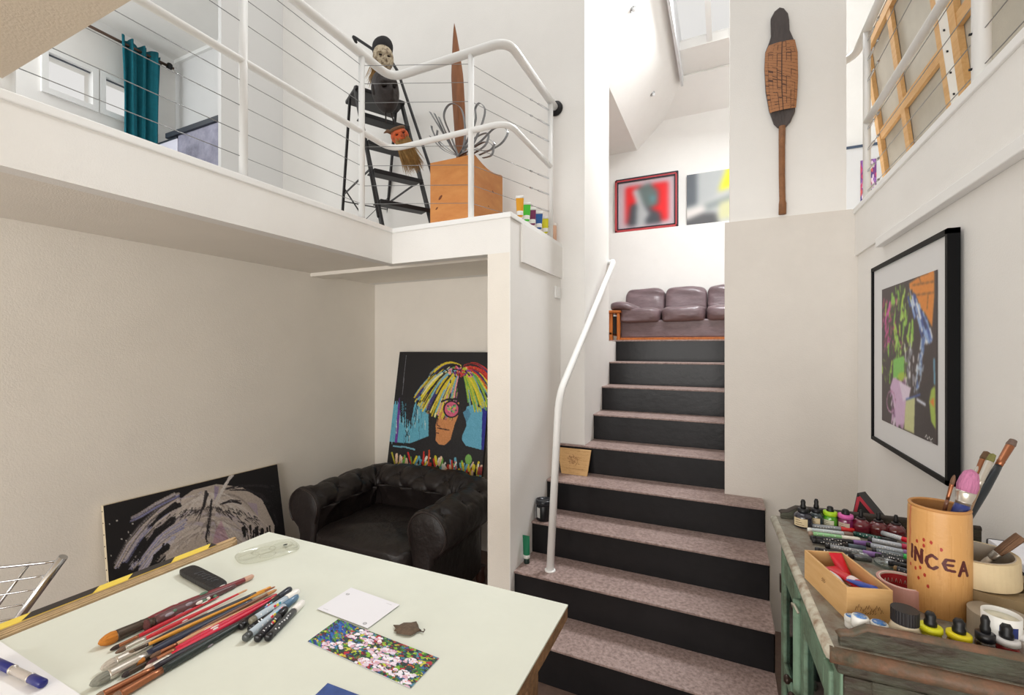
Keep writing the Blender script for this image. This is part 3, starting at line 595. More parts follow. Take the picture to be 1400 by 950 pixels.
# ================================================================== LEATHER SOFA on the landing
LEA = mat('brown_leather', (120, 100, 104), .34, var=.25, vscale=5, bump=1.0, bscale=7, spec=.7, stretch=(1, 1, 2.2))
OAK = mat('orange_oak', (196, 112, 48), .45, var=.25, vscale=6, stretch=(6, 6, 1))
YS = 6.1
sf = thing('leather_sofa', 'brown leather three seat sofa with orange wood arm at the stair top', 'sofa', (-.2, 6.4, ZL))
sx = [at(844, 440, Y=YS).x, at(902.5, 440, Y=YS).x, at(965, 440, Y=YS).x, at(1029, 440, Y=YS).x]
part('base', MB().box((sx[0]+.03, YS+.07, ZL+.06), (sx[3]-.03, 6.85, ZL+.30)), LEA, sf, bevel=.02)
part('plinth', MB().box((sx[0]-.02, YS+.03, ZL+.0), (sx[3]+.02, YS+.08, ZL+.065)), OAK, sf, bevel=.005)
for i in range(3):
    cx = (sx[i]+sx[i+1])/2; w = (sx[i+1]-sx[i])/2
    def wr(q, i=i):
        return q+Vector((0, -.02*noise.noise(Vector((q.x*4+i*7, q.z*16, 0)))-.012*math.sin(q.z*38+q.x*7+i), .012*noise.noise(Vector((q.x*6, i*3, q.y*5)))))
    part('seat_cushion', MB().blob((cx, YS+.36, ZL+.365), (w*.995, .36, .105), .34, 40, 20, f=wr), LEA, sf)
    part('back_cushion', MB().blob((cx, YS+.62, ZL+.56), (w*.995, .16, .225), .40, 44, 30, f=lambda q, i=i: wr(q, i)+Vector((0, .25*q.z, 0))), LEA, sf)
part('arm_pad', MB().blob((sx[0]+.07, YS+.33, ZL+.50), (.20, .36, .07), .6, 30, 16, f=lambda q: q+Vector((0, 0, -.35*max(q.x, 0)))), LEA, sf)
af = MB(); x0 = sx[0]-.12
for yy in (YS+.02, YS+.62): af.box((x0, yy, ZL), (x0+.05, yy+.07, ZL+.42))
af.box((x0-.01, YS-.01, ZL+.40), (x0+.17, YS+.72, ZL+.44)).box((x0, YS+.02, ZL+.1), (x0+.05, YS+.7, ZL+.15))
part('arm_frame', af, OAK, sf, bevel=.012)
af = MB().box((x0+.11, YS+.0, ZL), (x0+.15, YS+.06, ZL+.41))
part('arm_post', af, OAK, sf, bevel=.01)
part('arm_spindle', MB().box((x0+.055, YS+.03, ZL+.12), (x0+.105, YS+.05, ZL+.36)), mat('black_cloth', (30, 26, 26), .7), sf)
# small ceiling spots on the slope
for px, py in ((865, 12), (892, 128)):
    d = ray(px, py); # slope plane: z = 4.6+(x+1.198)*.96
    tt = (4.6-EYE+1.198*.96)/(d.z-d.x*.96); p = CAM+d*tt; nrm = Vector((.69, 0, -.72)).normalized(); Mq = Matrix.Translation(p) @ nrm.to_track_quat('Z', 'Y').to_matrix().to_4x4()
    sl = thing('ceiling_spotlight', 'tiny chrome spotlight in the white sloped ceiling, '+('nearer the frame top' if py < 50 else 'nearer the red framed picture'), 'spotlight', p, group='spotlights in the sloped ceiling')
    part('ring', MB().lathe([(.035, .0), (.036, .006), (.028, .008), (.026, .002)], 20, Mq, close=True), CHROME, sl)
    part('lamp', MB().lathe([(.02, 0), (.018, .03), (.01, .04)], 16, Mq), mat('lamp_white', (236, 236, 236), .3), sl)
# ================================================================== ON THE BALCONY
BLK = mat('black_metal', (34, 33, 35), .45, .2)
# wooden plinth box
bx0, bx1, by0, by1, bh = -1.68, -1.363, 2.35, 2.74, .43
t = thing('wooden_box', 'tall orange plywood box on the balcony behind the white railing', 'box', ((bx0+bx1)/2, (by0+by1)/2, ZB))
PLY = mat('orange_plywood', (212, 146, 80), .5, col2=(192, 120, 60), vscale=5, stretch=(1, 1, 3), bump=.05, mixr=(.3, .7))
w = .018; zt = ZB+bh
part('front_panel', MB().box((bx0, by0, ZB), (bx1, by0+w, zt)), PLY, t, bevel=.002)
part('back_panel', MB().box((bx0, by1-w, ZB), (bx1, by1, zt)), PLY, t, bevel=.002)
part('side_panel', MB().box((bx0, by0+w, ZB), (bx0+w, by1-w, zt)), PLY, t, bevel=.002)
part('side_panel', MB().slab([(bx1-w, by0+w, ZB), (bx1-w, by1-w, ZB), (bx1-w, by1-w, zt)]+[(bx1-w, by1-w-(by1-by0-2*w)*q, zt-.028*math.sin(PI*q)) for q in (.15, .3, .45, .6, .75, .88)]+[(bx1-w, by0+w, zt)], (w, 0, 0)), PLY, t)
part('bottom', MB().box((bx0+w, by0+w, ZB), (bx1-w, by1-w, ZB+w)), PLY, t)
kn = MB()
for px, py, a in ((597, 285, .011), (602, 270, .018), (674, 262, .013), (668, 282, .008)):
    if px < 640: q = at(px, py, Y=by0-.0008); Mk = Matrix.Translation(q) @ Matrix.Rotation(PI/2, 4, 'X') @ zrot(.8)
    else: q = at(px, py, X=bx1+.0008); Mk = Matrix.Translation(q) @ Matrix.Rotation(PI/2, 4, 'Y') @ zrot(1.2)
    part('wood_knot', MB().lathe([(a, 0), (a*.8, .0008)], 14, Mk, sy=.45), mat('dark_knot', (116, 62, 30), .6), t)
# blade sculpture
p0 = Vector((-1.545, 2.56, ZB+.05)); tip = at(621, 32, Y=2.56)
t = thing('carved_wooden_blade', 'tall pointed brown wooden blade rising out of the plywood box', 'sculpture', (p0.x, p0.y, ZB+.02))
mb = MB(); N = 24; ax = tip-Vector((p0.x, p0.y, ZB+.02)); o = Vector((p0.x, p0.y, ZB+.02))
def bl(u, v):
    wd = .047*min(1, (1-v)/.26)**.75*(.70+.30*min(1, v/.6))
    wd = max(wd, .0015); a = 2*PI*u; c_, s_ = math.cos(a), math.sin(a)
    return o+ax*v+Vector((math.copysign(abs(c_)**1.2, c_)*wd, s_*wd*.38, 0))
part('blade', mb.grid(bl, 20, 40), mat('carved_brown_wood', (148, 94, 56), .5, var=.3, vscale=14, stretch=(3, 3, .4), bump=.2), t)
part('centre_ridge', MB().tube([o+ax*v+Vector((0, -.0165*min(1, (1-v)/.42), 0)) for v in [i/14 for i in range(14)]], .0045, 6), mat('carved_brown_wood', (138, 84, 50)), t)
# metal strips: each loop of strapping is a part of one bundle
t = thing('metal_strap_bundle', 'bundle of curled grey metal strapping standing in the plywood box', 'metal straps', (-1.47, 2.5, ZB+.02))
STR = mat('grey_strapping', (140, 142, 145), .3, .85)
def strap(px_pts, Yl, w=.016):
    pts = [at(x, y, Y=Yl+dy) for x, y, dy in px_pts]; n = len(pts)
    sp = []
    for i in range(n-1):       # Catmull-Rom
        a, b, c_, d = pts[max(i-1, 0)], pts[i], pts[i+1], pts[min(i+2, n-1)]
        for k in range(8):
            u = k/8; sp.append(.5*((2*b)+(c_-a)*u+(2*a-5*b+4*c_-d)*u*u+(3*b-a-3*c_+d)*u**3))
    sp.append(pts[-1]); mb = MB(); m = len(sp)
    wd = Vector((.25, 1, 0)).normalized()*w/2; vs = []
    for i, p in enumerate(sp):
        tg = (sp[min(i+1, m-1)]-sp[max(i-1, 0)]).normalized(); nn = tg.cross(wd).normalized()*.0012
        vs += [p-wd-nn, p+wd-nn, p+wd+nn, p-wd+nn]
    fs = [(i*4+k, i*4+(k+1) % 4, (i+1)*4+(k+1) % 4, (i+1)*4+k) for i in range(m-1) for k in range(4)]+[(0, 3, 2, 1), ((m-1)*4, (m-1)*4+1, (m-1)*4+2, (m-1)*4+3)]
    part('metal_strap', mb.add(vs, fs, False), STR, t)
base = (627, 214, 0)
for L in ([base, (612, 192, 0), (588, 153, -.03)], [base, (614, 196, .02), (594, 155, 0)], [base, (618, 200, 0), (600, 160, .03)], [base, (606, 205, 0), (588, 186, -.05)], [base, (604, 200, .03), (592, 180, .02), (590, 172, .02)],
          [base, (616, 185, 0), (607, 160, 0), (612, 145, 0), (622, 142, .02), (632, 152, .03), (636, 180, .03), (632, 212, 0)], [base, (640, 190, 0), (650, 165, 0), (650, 148, .02), (656, 141, .03), (663, 150, .04), (658, 172, .03), (640, 212, 0)],
          [base, (655, 195, 0), (675, 176, .03), (688, 174, .05), (694, 182, .05), (683, 198, .03), (655, 212, 0)], [base, (650, 200, -.02), (664, 194, -.03), (674, 200, -.03), (672, 212, -.03), (660, 216, -.02)], [base, (648, 190, .04), (664, 182, .07), (668, 186, .07), (662, 200, .05), (640, 214, .02)], [base, (600, 192, .05), (598, 178, .06)], [base, (645, 205, -.05), (668, 206, -.07), (676, 196, -.07), (668, 190, -.06)]):
    strap(L, 2.47, .017)
# stepladder
Wd = Vector((.482, .8765, 0)); Dd = Vector((.8765, -.482, 0)); FL = Vector((-1.985, 2.27, ZB)); WID = .37; LE = .50
S = lambda h, w=0.0, d=0.0: FL-Dd*(LE*h)+Vector((0, 0, h))+Wd*w+Dd*d
t = thing('stepladder', 'tall black metal stepladder standing on the balcony by the pale wall', 'stepladder', FL-Dd*.3+Wd*.18)
HP = 1.225
for w in (0, WID): part('front_leg', MB().bar(S(0, w), S(HP, w), .018, .034, Dd), BLK, t)
part('handrail_tube', MB().tube(fillet([S(.02, WID, .10), at(590, 235, D=3.12), at(544, 98, D=3.36), at(536, 85, D=3.42), at(482, 49, D=3.50), at(487, 58, D=3.49)], .025), .011, 8), BLK, t)
part('handrail_tube', MB().tube([S(.1, -.035, .05), S(1.14, -.02, .05)], .0085, 8), BLK, t)
rb = S(HP)-Dd*.12
for w in (.0, WID): part('rear_leg', MB().bar(rb+Wd*w, Vector((0, 0, ZB))+Vector((rb.x, rb.y, 0))-Dd*.30+Wd*w*1.0-Wd*(.0), .016, .026, Dd), BLK, t)
rf = lambda h, w: Vector((rb.x, rb.y, 0))*1.0+Vector((0, 0, ZB+h))-Dd*.30*(1-h/HP)+Wd*w
part('cross_brace', MB().bar(rf(.55, 0), rf(.12, WID), .004, .02, Dd), BLK, t)
part('cross_brace', MB().bar(rf(.12, 0), rf(.55, WID), .004, .02, Dd), BLK, t)
part('rear_bar', MB().bar(rf(.45, 0), rf(.45, WID), .004, .02, Dd), BLK, t)
part('spreader', MB().bar(S(.5, 0), rf(.5, 0), .004, .016, (0, 0, 1)), BLK, t)
part('spreader', MB().bar(S(.5, WID), rf(.5, WID), .004, .016, (0, 0, 1)), BLK, t)
for h in (.245, .487, .728, .971):
    a = S(h, .005, -.10); b = S(h, WID-.005, -.10); c_ = S(h, WID-.005, .045); d_ = S(h, .005, .045)
    part('step', MB().slab([a, b, c_, d_], (0, 0, -.008)).slab([d_, c_, c_+Dd*.006, d_+Dd*.006], (0, 0, -.03)), BLK, t, bevel=.003)
a = S(HP, -.01, -.22); b = S(HP, WID+.01, -.22); c_ = S(HP, WID+.01, .05); d_ = S(HP, -.01, .05)
part('platform', MB().slab([a, b, c_, d_], (0, 0, -.03)), BLK, t, bevel=.008)
# ---- masks
def face_fn(sz, nose=.25, seed=0):
    def f(q):
        x, y, z = q.x/sz[0], q.y/sz[1], q.z/sz[2]
        k = 1.0 - .28*max(0, -z)**1.5                      # chin narrows
        r = Vector((q.x*k, q.y, q.z))
        if y < 0:
            r.y -= sz[1]*nose*math.exp(-((x/.16)**2))*math.exp(-(((z+.08)/.28)**2))     # nose
            r.y += sz[1]*.42*(math.exp(-(((abs(x)-.38)/.18)**2)-((z-.16)/.12)**2))        # eye sockets
            r.y -= sz[1]*.12*math.exp(-((z-.34)/.1)**2)*(1 if abs(x) < .7 else 0)          # brow
            r.y -= sz[1]*.22*math.exp(-((x/.3)**2)-((z+.48)/.07)**2)                      # lips
        return r
    return f
def face_M(p, yaw=0, tilt=0, roll=0): return Matrix.Translation(p) @ Matrix.Rotation(yaw, 4, 'Z') @ Matrix.Rotation(tilt, 4, 'X') @ Matrix.Rotation(roll, 4, 'Y')
def mask_mesh(M, sz, seed=0, nose=.4):
    f = face_fn(sz, nose, seed); mb = MB(); sub = MB().blob((0, 0, 0), sz, .85, 44, 34, f=f)
    return mb.add(sub.v, sub.f, True, M)
def feats(M, sz, t, m, teeth=False, nose=.4):
    for s_ in (-1, 1):
        part('eye', MB().blob((s_*.36*sz[0], -sz[1]*.80, .17*sz[2]), (.17*sz[0], sz[1]*.12, .05*sz[2]), .9, 12, 8, M=M) if False else _mb(M, MB().blob((s_*.36*sz[0], -sz[1]*.70, .17*sz[2]), (.2*sz[0], sz[1]*.16, .055*sz[2]), .9, 12, 8)), m, t)
    part('mouth', _mb(M, MB().blob((0, -sz[1]*(.86), -.49*sz[2]), (.26*sz[0], sz[1]*.14, .05*sz[2]), .9, 14, 8)), m, t)
def _mb(M, sub): return MB().add(sub.v, sub.f, True, M)
def fringe(name, M, t, fn, n, m, r=.0016, lab=None):
    mb = MB()
    for i in range(n):
        a, d, L = fn(i); a = Vector(a); d = Vector(d).normalized(); b = Vector((random.uniform(-.01, .01), random.uniform(-.01, .01), 0))
        mb.tube([M @ a, M @ (a+d*L*.5+b*.5), M @ (a+d*L+b)], [r, r*.9, r*.3], 4)
    o = part(name, mb, m, t, lab); o['kind'] = 'stuff'
DKM = mat('dark_mask_wood', (52, 44, 42), .55, var=.4, vscale=25, bump=.4, bscale=70)
RAF = mat('straw_raffia', (176, 138, 84), .8, var=.3, vscale=40)
YAW = 1.1
pw = at(524, 81, D=3.22)
t = thing('tribal_mask', 'cream spotted face mask with straw fringe and round black cap atop the ladder', 'mask', pw+Vector((0, 0, -.09)))
Mf = face_M(pw, YAW-.15, .25, -.1); sz = (.072, .055, .088)
part('face', mask_mesh(Mf, sz), mat('cream_mask', (196, 182, 156), .7, col2=(110, 90, 70), vscale=45, bump=.3, mixr=(.38, .52)), t); feats(Mf, sz, t, DKM)
pc = at(523, 66, D=3.27)
part('round_cap', MB().blob(pc, (.080, .06, .078), .9, 24, 14), mat('black_felt', (34, 32, 34), .8), t)
fringe('raffia', Mf, t, lambda i: ((random.uniform(-.07, .0), random.uniform(-.02, .03), random.uniform(-.07, .0)), (random.uniform(-.5, -.05), 0, -1), random.uniform(.08, .16)), 260, RAF)
pd = at(527, 126, D=3.12)
t = thing('tribal_mask', 'large dark brown wooden head mask hanging at the ladder platform', 'mask', pd+Vector((0, 0, -.13)))
Mf = face_M(pd, YAW, .2, -.25); sz = (.088, .098, .135)
part('face', mask_mesh(Mf, sz, nose=.35), DKM, t); feats(Mf, sz, t, mat('black_mask_feature', (28, 24, 24), .5))
for s_ in (-1, 1): part('ear', _mb(Mf, MB().blob((s_*sz[0]*.95, 0, .01), (.015, .02, .035), .8, 12, 8)), DKM, t)
part('neck_prong', MB().tube([Mf @ Vector((-.02, 0, -.12)), Mf @ Vector((-.03, 0, -.20))], .005, 6), DKM, t); part('neck_prong', MB().tube([Mf @ Vector((.02, 0, -.12)), Mf @ Vector((.03, 0, -.20))], .005, 6), DKM, t)
po = at(547, 187, D=2.92)
t = thing('tribal_mask', 'small orange faced mask with long straw beard on a ladder step', 'mask', po+Vector((0, 0, -.2)))
Mf = face_M(po, YAW-.3, .1, -.45); sz = (.058, .046, .05)
part('face', mask_mesh(Mf, sz), mat('orange_mask', (206, 92, 44), .6, col2=(120, 56, 34), vscale=40, bump=.3, mixr=(.35, .5)), t); feats(Mf, sz, t, DKM)
part('horn', _mb(Mf, MB().tube([(-.03, 0, .035), (-.065, 0, .055), (-.09, .0, .05)], [.016, .011, .002], 8)), mat('brown_horn', (110, 78, 52), .6), t)
part('headband', _mb(Mf, MB().blob((0, .004, .045), (.056, .045, .016), .8, 20, 8)), mat('brown_horn', (110, 78, 52), .6), t)
fringe('beard', Mf, t, lambda i: ((random.uniform(-.045, .045), random.uniform(-.045, 0), random.uniform(-.05, -.01)), (random.uniform(-.2, .25), 0, -1), random.uniform(.12, .21)), 420, RAF, .0020)
# ---- paint tubes on the ledge
def paint_tube(y, h, col, lab, lean, ysc=1):
    x = XS-.03; t = thing('paint_tube', lab, 'paint tube', (x, y, ZB), group='paint tubes on the ledge')
    M = Matrix.Translation((x, y, ZB)) @ Matrix.Rotation(lean, 4, 'X') @ zrot(.39)
    part('cap', MB().lathe([(.010, h), (.011, h-.002), (.0125, h-.024), (.012, h-.026)], 14, M) if h < 0 else _mb(M, MB().lathe([(.0125, 0), (.0135, .002), (.011, .022), (.009, .024)], 14)), mat('white_plastic', (232, 232, 228), .4), t)
    part('body', _mb(M, MB().grid(lambda u, v: Vector((.0185*math.cos(2*PI*u)*(1+.25*v)*(.5+.5*min(1, v/.08)), .0185*math.sin(2*PI*u)*(1-v*.95)*(.5+.5*min(1, v/.08)), .024+(h-.036)*v)), 20, 12)), mat('tube_'+lab.split()[0], col, .3), t)
    part('crimp', _mb(M, MB().box((-.0232, -.002, h-.014), (.0232, .002, h))), mat('white_plastic', (232, 232, 228), .4), t)
    part('label_band', _mb(M, MB().lathe([(.0186, .034), (.0192, .038), (.0194, .055), (.019, .058)], 18)), mat('white_plastic', (232, 232, 228), .4), t)
paint_tube(2.395, .150, (214, 150, 30), 'ochre paint tube standing on the ledge, nearest the plywood box', .02)
paint_tube(2.49, .142, (70, 190, 50), 'green paint tube standing on the white ledge', -.05)
paint_tube(2.585, .132, (120, 40, 84), 'plum paint tube standing on the white ledge', .04)
paint_tube(2.69, .140, (30, 84, 150), 'blue paint tube standing on the white ledge', -.04)
paint_tube(2.81, .136, (214, 206, 40), 'yellow paint tube standing on the ledge beside the peach bottle', .08)
t = thing('squeeze_bottle', 'peach coloured squeeze bottle with white nozzle at the ledge corner', 'bottle', (XS-.035, 2.955, ZB))
M = Matrix.Translation((XS-.035, 2.955, ZB))
part('body', MB().lathe([(.026, 0), (.03, .004), (.03, .11), (.028, .122), (.016, .13)], 24, M), mat('peach_plastic', (222, 178, 150), .4), t)
part('cap', MB().lathe([(.029, .105), (.03, .108), (.03, .126), (.02, .13), (.010, .137), (.006, .165), (.003, .168)], 24, M), mat('translucent_white', (226, 220, 214), .4), t)
lb = MB()
for k, (a, z) in enumerate(((-2.4, .03), (-2.3, .05), (-2.45, .07), (-2.2, .088), (-2.0, .04))): part('label_mark', MB().blob((M @ Vector((.0295*math.cos(a), .0295*math.sin(a), z))), (.006, .004, .008), .8, 8, 6), PLASTIC_K, t)
# ---- light switch
t = thing('light_switch', 'white light switch on the stair wall by the corner', 'switch', (XS, 2.95, 1.94))
part('plate', MB().box((XS, 2.90, 1.94), (XS+.012, 3.0, 2.02)), WPAINT, t, bevel=.003); part('rocker', MB().box((XS+.012, 2.93, 1.955), (XS+.017, 2.97, 2.005)), WPAINT, t, bevel=.002)
# ---- teal curtain
ca = at(163, 60, X=XW+.1); cb = at(219, 85, X=XW+.1)
t = thing('curtain', 'teal pleated curtain hanging beside the small upper window', 'curtain', ((XW+.1), (ca.y+cb.y)/2, ZB))
CRT = mat('teal_fabric', (16, 112, 128), .85, var=.15, vscale=20)
zt = at(190, 57, X=XW+.1).z-.05
def cf(u, v):
    a = u*2*PI*3.7; am = .05*(.55+.45*v); gather = 1-.12*math.sin(PI*v)*.5
    return Vector((XW+.12+am*math.cos(a)+.012*math.sin(a*2.3+v*3), ca.y+(cb.y-ca.y)*(.5+(u-.5)*gather)+.01*math.sin(a*.7+v*4), zt-(zt-ZB-.02)*v+(.012*math.cos(a) if v < .02 else 0)))
o = part('fabric', MB().grid(cf, 150, 24), CRT, t); sm = o.modifiers.new('thick', 'SOLIDIFY'); sm.thickness = .004
ra = at(126, 37, X=XW+.13); rb_ = at(238, 95, X=XW+.13); zr = at(126, 37.5, X=XW+.12).z
t = thing('curtain_rod', 'dark bronze curtain rod with round finial above the small window', 'curtain rod', (XW+.12, (ra.y+rb_.y)/2, zr))
part('rod', MB().tube([(XW+.12, ra.y-.3, zr), (XW+.12, rb_.y, zr)], .014, 12), mat('bronze', (96, 76, 66), .4, .6), t)
yb_ = at(225, 92, X=XW+.12).y
part('finial', MB().lathe([(.015, 0), (.034, .01), (.038, .025), (.034, .04), (.015, .05)], 20, Matrix.Translation((XW+.12, yb_+.02, zr)) @ Matrix.Rotation(-PI/2, 4, 'X')), mat('black_iron', (30, 30, 32)), t)
part('bracket', MB().tube([(XW, yb_-.02, zr), (XW+.12, yb_-.02, zr)], .01, 8), mat('bronze', (96, 76, 66)), t)
# ---- glossy cabinet in the upper room
t = thing('glossy_cabinet', 'glossy blue-grey cabinet with dark top at the back of the upper room', 'cabinet', (-4.6, 2.72, ZB))
zt_ = at(300, 156, Y=2.58).z
part('body', MB().box((-4.86, 2.60, ZB), (-3.96, 2.88, zt_-.05)), mat('blue_grey_painted_reflection', (112, 112, 130), .12, col2=(170, 170, 190), vscale=3), t, bevel=.004)  # paler blotches in the colour stand in for mottled reflections on the front
part('top', MB().box((-5.04, 2.58, zt_-.05), (-3.955, 2.885, zt_)), mat('dark_top', (44, 50, 60), .4), t, bevel=.004)
part('side_panel', MB().box((-5.22, 2.60, ZB), (-4.87, 2.88, zt_-.06)), mat('pale_lilac', (226, 226, 240), .3), t, bevel=.004)
part('side_edging', MB().box((-5.225, 2.595, ZB), (-5.215, 2.61, zt_-.09)).box((-5.225, 2.595, zt_-.075), (-4.87, 2.61, zt_-.06)), mat('dark_top', (44, 50, 60)), t)
# ---- stretched canvases behind the right railing (seen from the back)
PINE = mat('pine', (226, 184, 128), .6, col2=(212, 164, 106), vscale=6, stretch=(8, 1, 8))
RAW = mat('raw_linen', (202, 196, 182), .9, var=.08, vscale=8, bump=.2, bscale=300)
def stretched(y0, y1, top, label, dx=0, bw=.055, cross=None, mids=(), warm=False):
    xb, xt = .90+dx, .775+dx; zl = ZB; k = (xb-xt)/(top-zl)
    X = lambda z, d=0: xb-(z-zl)*k+d
    t = thing('stretched_canvas', label, 'canvas', (X(zl), (y0+y1)/2, zl), group='stacked canvases on the right ledge')
    B = lambda ya, yb, za, zb, d0=0, d1=.022: MB().hexa([(X(za, d0), ya, za), (X(za, d1), ya, za), (X(za, d1), yb, za), (X(za, d0), yb, za)], [(X(zb, d0), ya, zb), (X(zb, d1), ya, zb), (X(zb, d1), yb, zb), (X(zb, d0), yb, zb)])
    part('linen', B(y0-.002, y1+.002, zl, top, .024, .028), RAW, t)
    part('linen_edge', B(y0-.006, y0, zl, top, -.004, .026), mat('white_primer', (232, 230, 224), .8), t)
    for ya, yb in ((y0, y0+bw), (y1-bw, y1)): part('stretcher_bar', B(ya, yb, zl, top), PINE, t)
    for za, zb in ((zl, zl+bw), (top-bw, top)): part('stretcher_bar', B(y0+bw, y1-bw, za, zb), PINE, t)
    for ym in mids: part('cross_bar', B(ym, ym+bw, zl+bw, top-bw, .003, .02), PINE, t)
    zm = cross
    ys = [y0+bw]+[v for ym in mids for v in (ym, ym+bw)]+[y1-bw]
    if zm:
        for ya, yb in zip(ys[::2], ys[1::2]): part('cross_bar', B(ya, yb, zm, zm+bw, .003, .02), PINE, t)
    for i in range(12):
        z = zl+(top-zl)*(i+.5)/12; part('staple', B(y0-.009, y0-.006, z, z+.008, .004, .010), PLASTIC_K, t)
stretched(2.50, 3.42, 3.44, 'back of a pine stretched canvas on the ledge, farthest along the railing', 0, cross=2.84, mids=(2.98,))
stretched(1.42, 2.40, 3.55, 'back of a pine stretched canvas on the ledge, nearest behind the thick post', -.02, cross=2.86, mids=(1.70,))
stretched(.2, 1.36, 3.5, 'back of a pine stretched canvas on the ledge at the frame edge', 0)
# ================================================================== CHESTERFIELD ARMCHAIR
BLE = mat('black_leather', (36, 30, 29), .42, var=.3, vscale=7, bump=.5, bscale=24, spec=.45)
XL_, XR_, YFp, YBk, ZR, RR = -2.455, -1.49, 2.07, 2.70, .565, .135
ch = thing('chesterfield_armchair', 'black leather buttoned armchair with rolled arms in the alcove', 'armchair', ((XL_+XR_)/2, 2.4, 0))
# path of the roll centre: left arm front -> back -> right arm front; normal points outwards
pathp = [Vector((XL_, YFp, 0)), Vector((XL_, YBk, 0)), Vector((XR_, YBk, 0)), Vector((XR_, YFp, 0))]
fp = [pathp[0]]+fillet(pathp, .16, 10)[1:-1]+[pathp[-1]]
dist = [0]
for a, b in zip(fp[:-1], fp[1:]): dist.append(dist[-1]+(b-a).length)
TOT = dist[-1]
def onpath(s):
    s = max(0, min(TOT, s*TOT))
    for i in range(len(fp)-1):
        if s <= dist[i+1]+1e-9:
            u = (s-dist[i])/max(1e-9, dist[i+1]-dist[i]); p = fp[i].lerp(fp[i+1], u); tg = (fp[i+1]-fp[i]).normalized(); break
    e = .05; 
    return p, tg
def smooth_t(s):
    v = Vector()
    for k in (-.03, -.015, 0, .015, .03): v += onpath(min(1, max(0, s+k)))[1]
    return v.normalized()
# cross-section (o = outward, z): inner seat edge up, over the roll, round and down outside
sec = [(-.10, .36), (-.105, .42), (-.115, .48), (-.13, .54), (-.137, .58)]
for i in range(17): a = PI-(PI*1.25)*i/16; sec.append((RR*math.cos(a)*1.0, ZR+RR*math.sin(a)))
sec += [(.045, .43), (.03, .40), (.03, .30), (.035, .2), (.035, .12)]
def chf(u, v):
    k = v*(len(sec)-1); i = min(int(k), len(sec)-2); f = k-i; o_ = sec[i][0]*(1-f)+sec[i+1][0]*f; z = sec[i][1]*(1-f)+sec[i+1][1]*f
    p, _ = onpath(u); tg = smooth_t(u); nrm = Vector((-tg.y, tg.x, 0))      # left of travel = outwards
    s = u*TOT; d = 0
    back = .03*math.exp(-((u-.5)/.22)**4)
    # tufting on the inner face and over the roll
    if 0 < i < 16:
        g = .215; row = (v*(len(sec)-1))/4.4
        for r_ in range(1, 4):
            off = .5*(r_ % 2); q = (s/g-off); dq = (q-round(q))*g; dv = (row-r_)*.115
            d -= .026*math.exp(-(dq*dq+dv*dv)/.0016)
            d -= .006*math.exp(-(abs(dq)-abs(dv)*.9)**2/.0002)*math.exp(-abs(dv)/.06)
    pl = .012*noise.noise(Vector((s*4, z*5, 3)))+.006*noise.noise(Vector((s*13, z*12, 8)))
    cx, cz = (o_-0, z-ZR); L = math.hypot(cx, cz) or 1; amp = d+pl
    o2 = o_+cx/L*amp; z2 = z+cz/L*amp
    if v < .16: o2 = o_-(d if d < 0 else 0)*(-1)+pl; z2 = z
    return p+nrm*o2+Vector((0, 0, z2+back*min(1, max(0, (z-.35)/.2))))
part('upholstery', MB().grid(chf, 300, 110), BLE, ch)
for sx_, nm in ((XL_, -1), (XR_, 1)):
    # scrolled arm front, slightly domed, with piping
    prof = [(nm*-.10, .12), (nm*-.10, .36), (nm*-.115, .48)]+[(nm*RR*math.cos(PI-PI*1.25*i/18), ZR+RR*math.sin(PI-PI*1.25*i/18)) for i in range(19)]+[(nm*.045, .43), (nm*.03, .38), (nm*.035, .12)]
    f = MB(); n = len(prof); cx, cz = 0, .5
    vs = []
    for s_, dy in ((1, 0), (.985, -.014), (.9, -.024), (.6, -.030), (.3, -.032)): vs += [Vector((sx_+x*s_, YFp+dy, cz+(z-cz)*(s_ if s_ < 1 else 1))) for x, z in prof]
    fs = [(i*n+k, i*n+(k+1) % n, (i+1)*n+(k+1) % n, (i+1)*n+k) for i in range(4) for k in range(n)]+[tuple(range(4*n, 5*n))]
    fr = part('arm_front', f.add(vs, fs, True), BLE, ch)
    part('piping', MB().tube([Vector((sx_+x*.93, YFp-.022, .5+(z-.5)*.93)) for x, z in prof[2:-3]], .006, 8), mat('piping_leather', (46, 38, 36), .4), fr)
def wrk(q): return q+Vector((.0, .0, .012*noise.noise(Vector((q.x*6, q.y*9, 2)))+.012*noise.noise(Vector((q.x*15, q.y*11, 7)))+.004*math.sin(q.x*16+q.y*9)))
part('seat_cushion', MB().blob(((XL_+XR_)/2, 2.32, .385), (.385, .33, .075), .34, 48, 20, f=wrk), BLE, ch)
part('seat_rail', MB().box((XL_+.08, YFp+.01, .12), (XR_-.08, 2.7, .32)), BLE, ch, bevel=.02)
part('back_frame', MB().box((XL_+.05, 2.72, .12), (XR_-.05, 2.76, .45)), BLE, ch)
g = .215
for r_ in (1, 2, 3):
    for k in range(0, 10):
        s = (k+.5*(r_ % 2))*g/TOT
        if .02 < s < .98: part('button', MB().blob(chf(s, r_*4.4/(len(sec)-1)), (.011, .011, .011), .9, 10, 8), BLE, ch)
for x in (XL_+.0, XR_-.0):
    for y in (2.12, 2.66): part('foot', MB().lathe([(.02, 0), (.03, .02), (.034, .05), (.026, .09), (.036, .125)], 18, Matrix.Translation((x, y, 0))), mat('dark_turned_wood', (60, 34, 24), .4), ch)
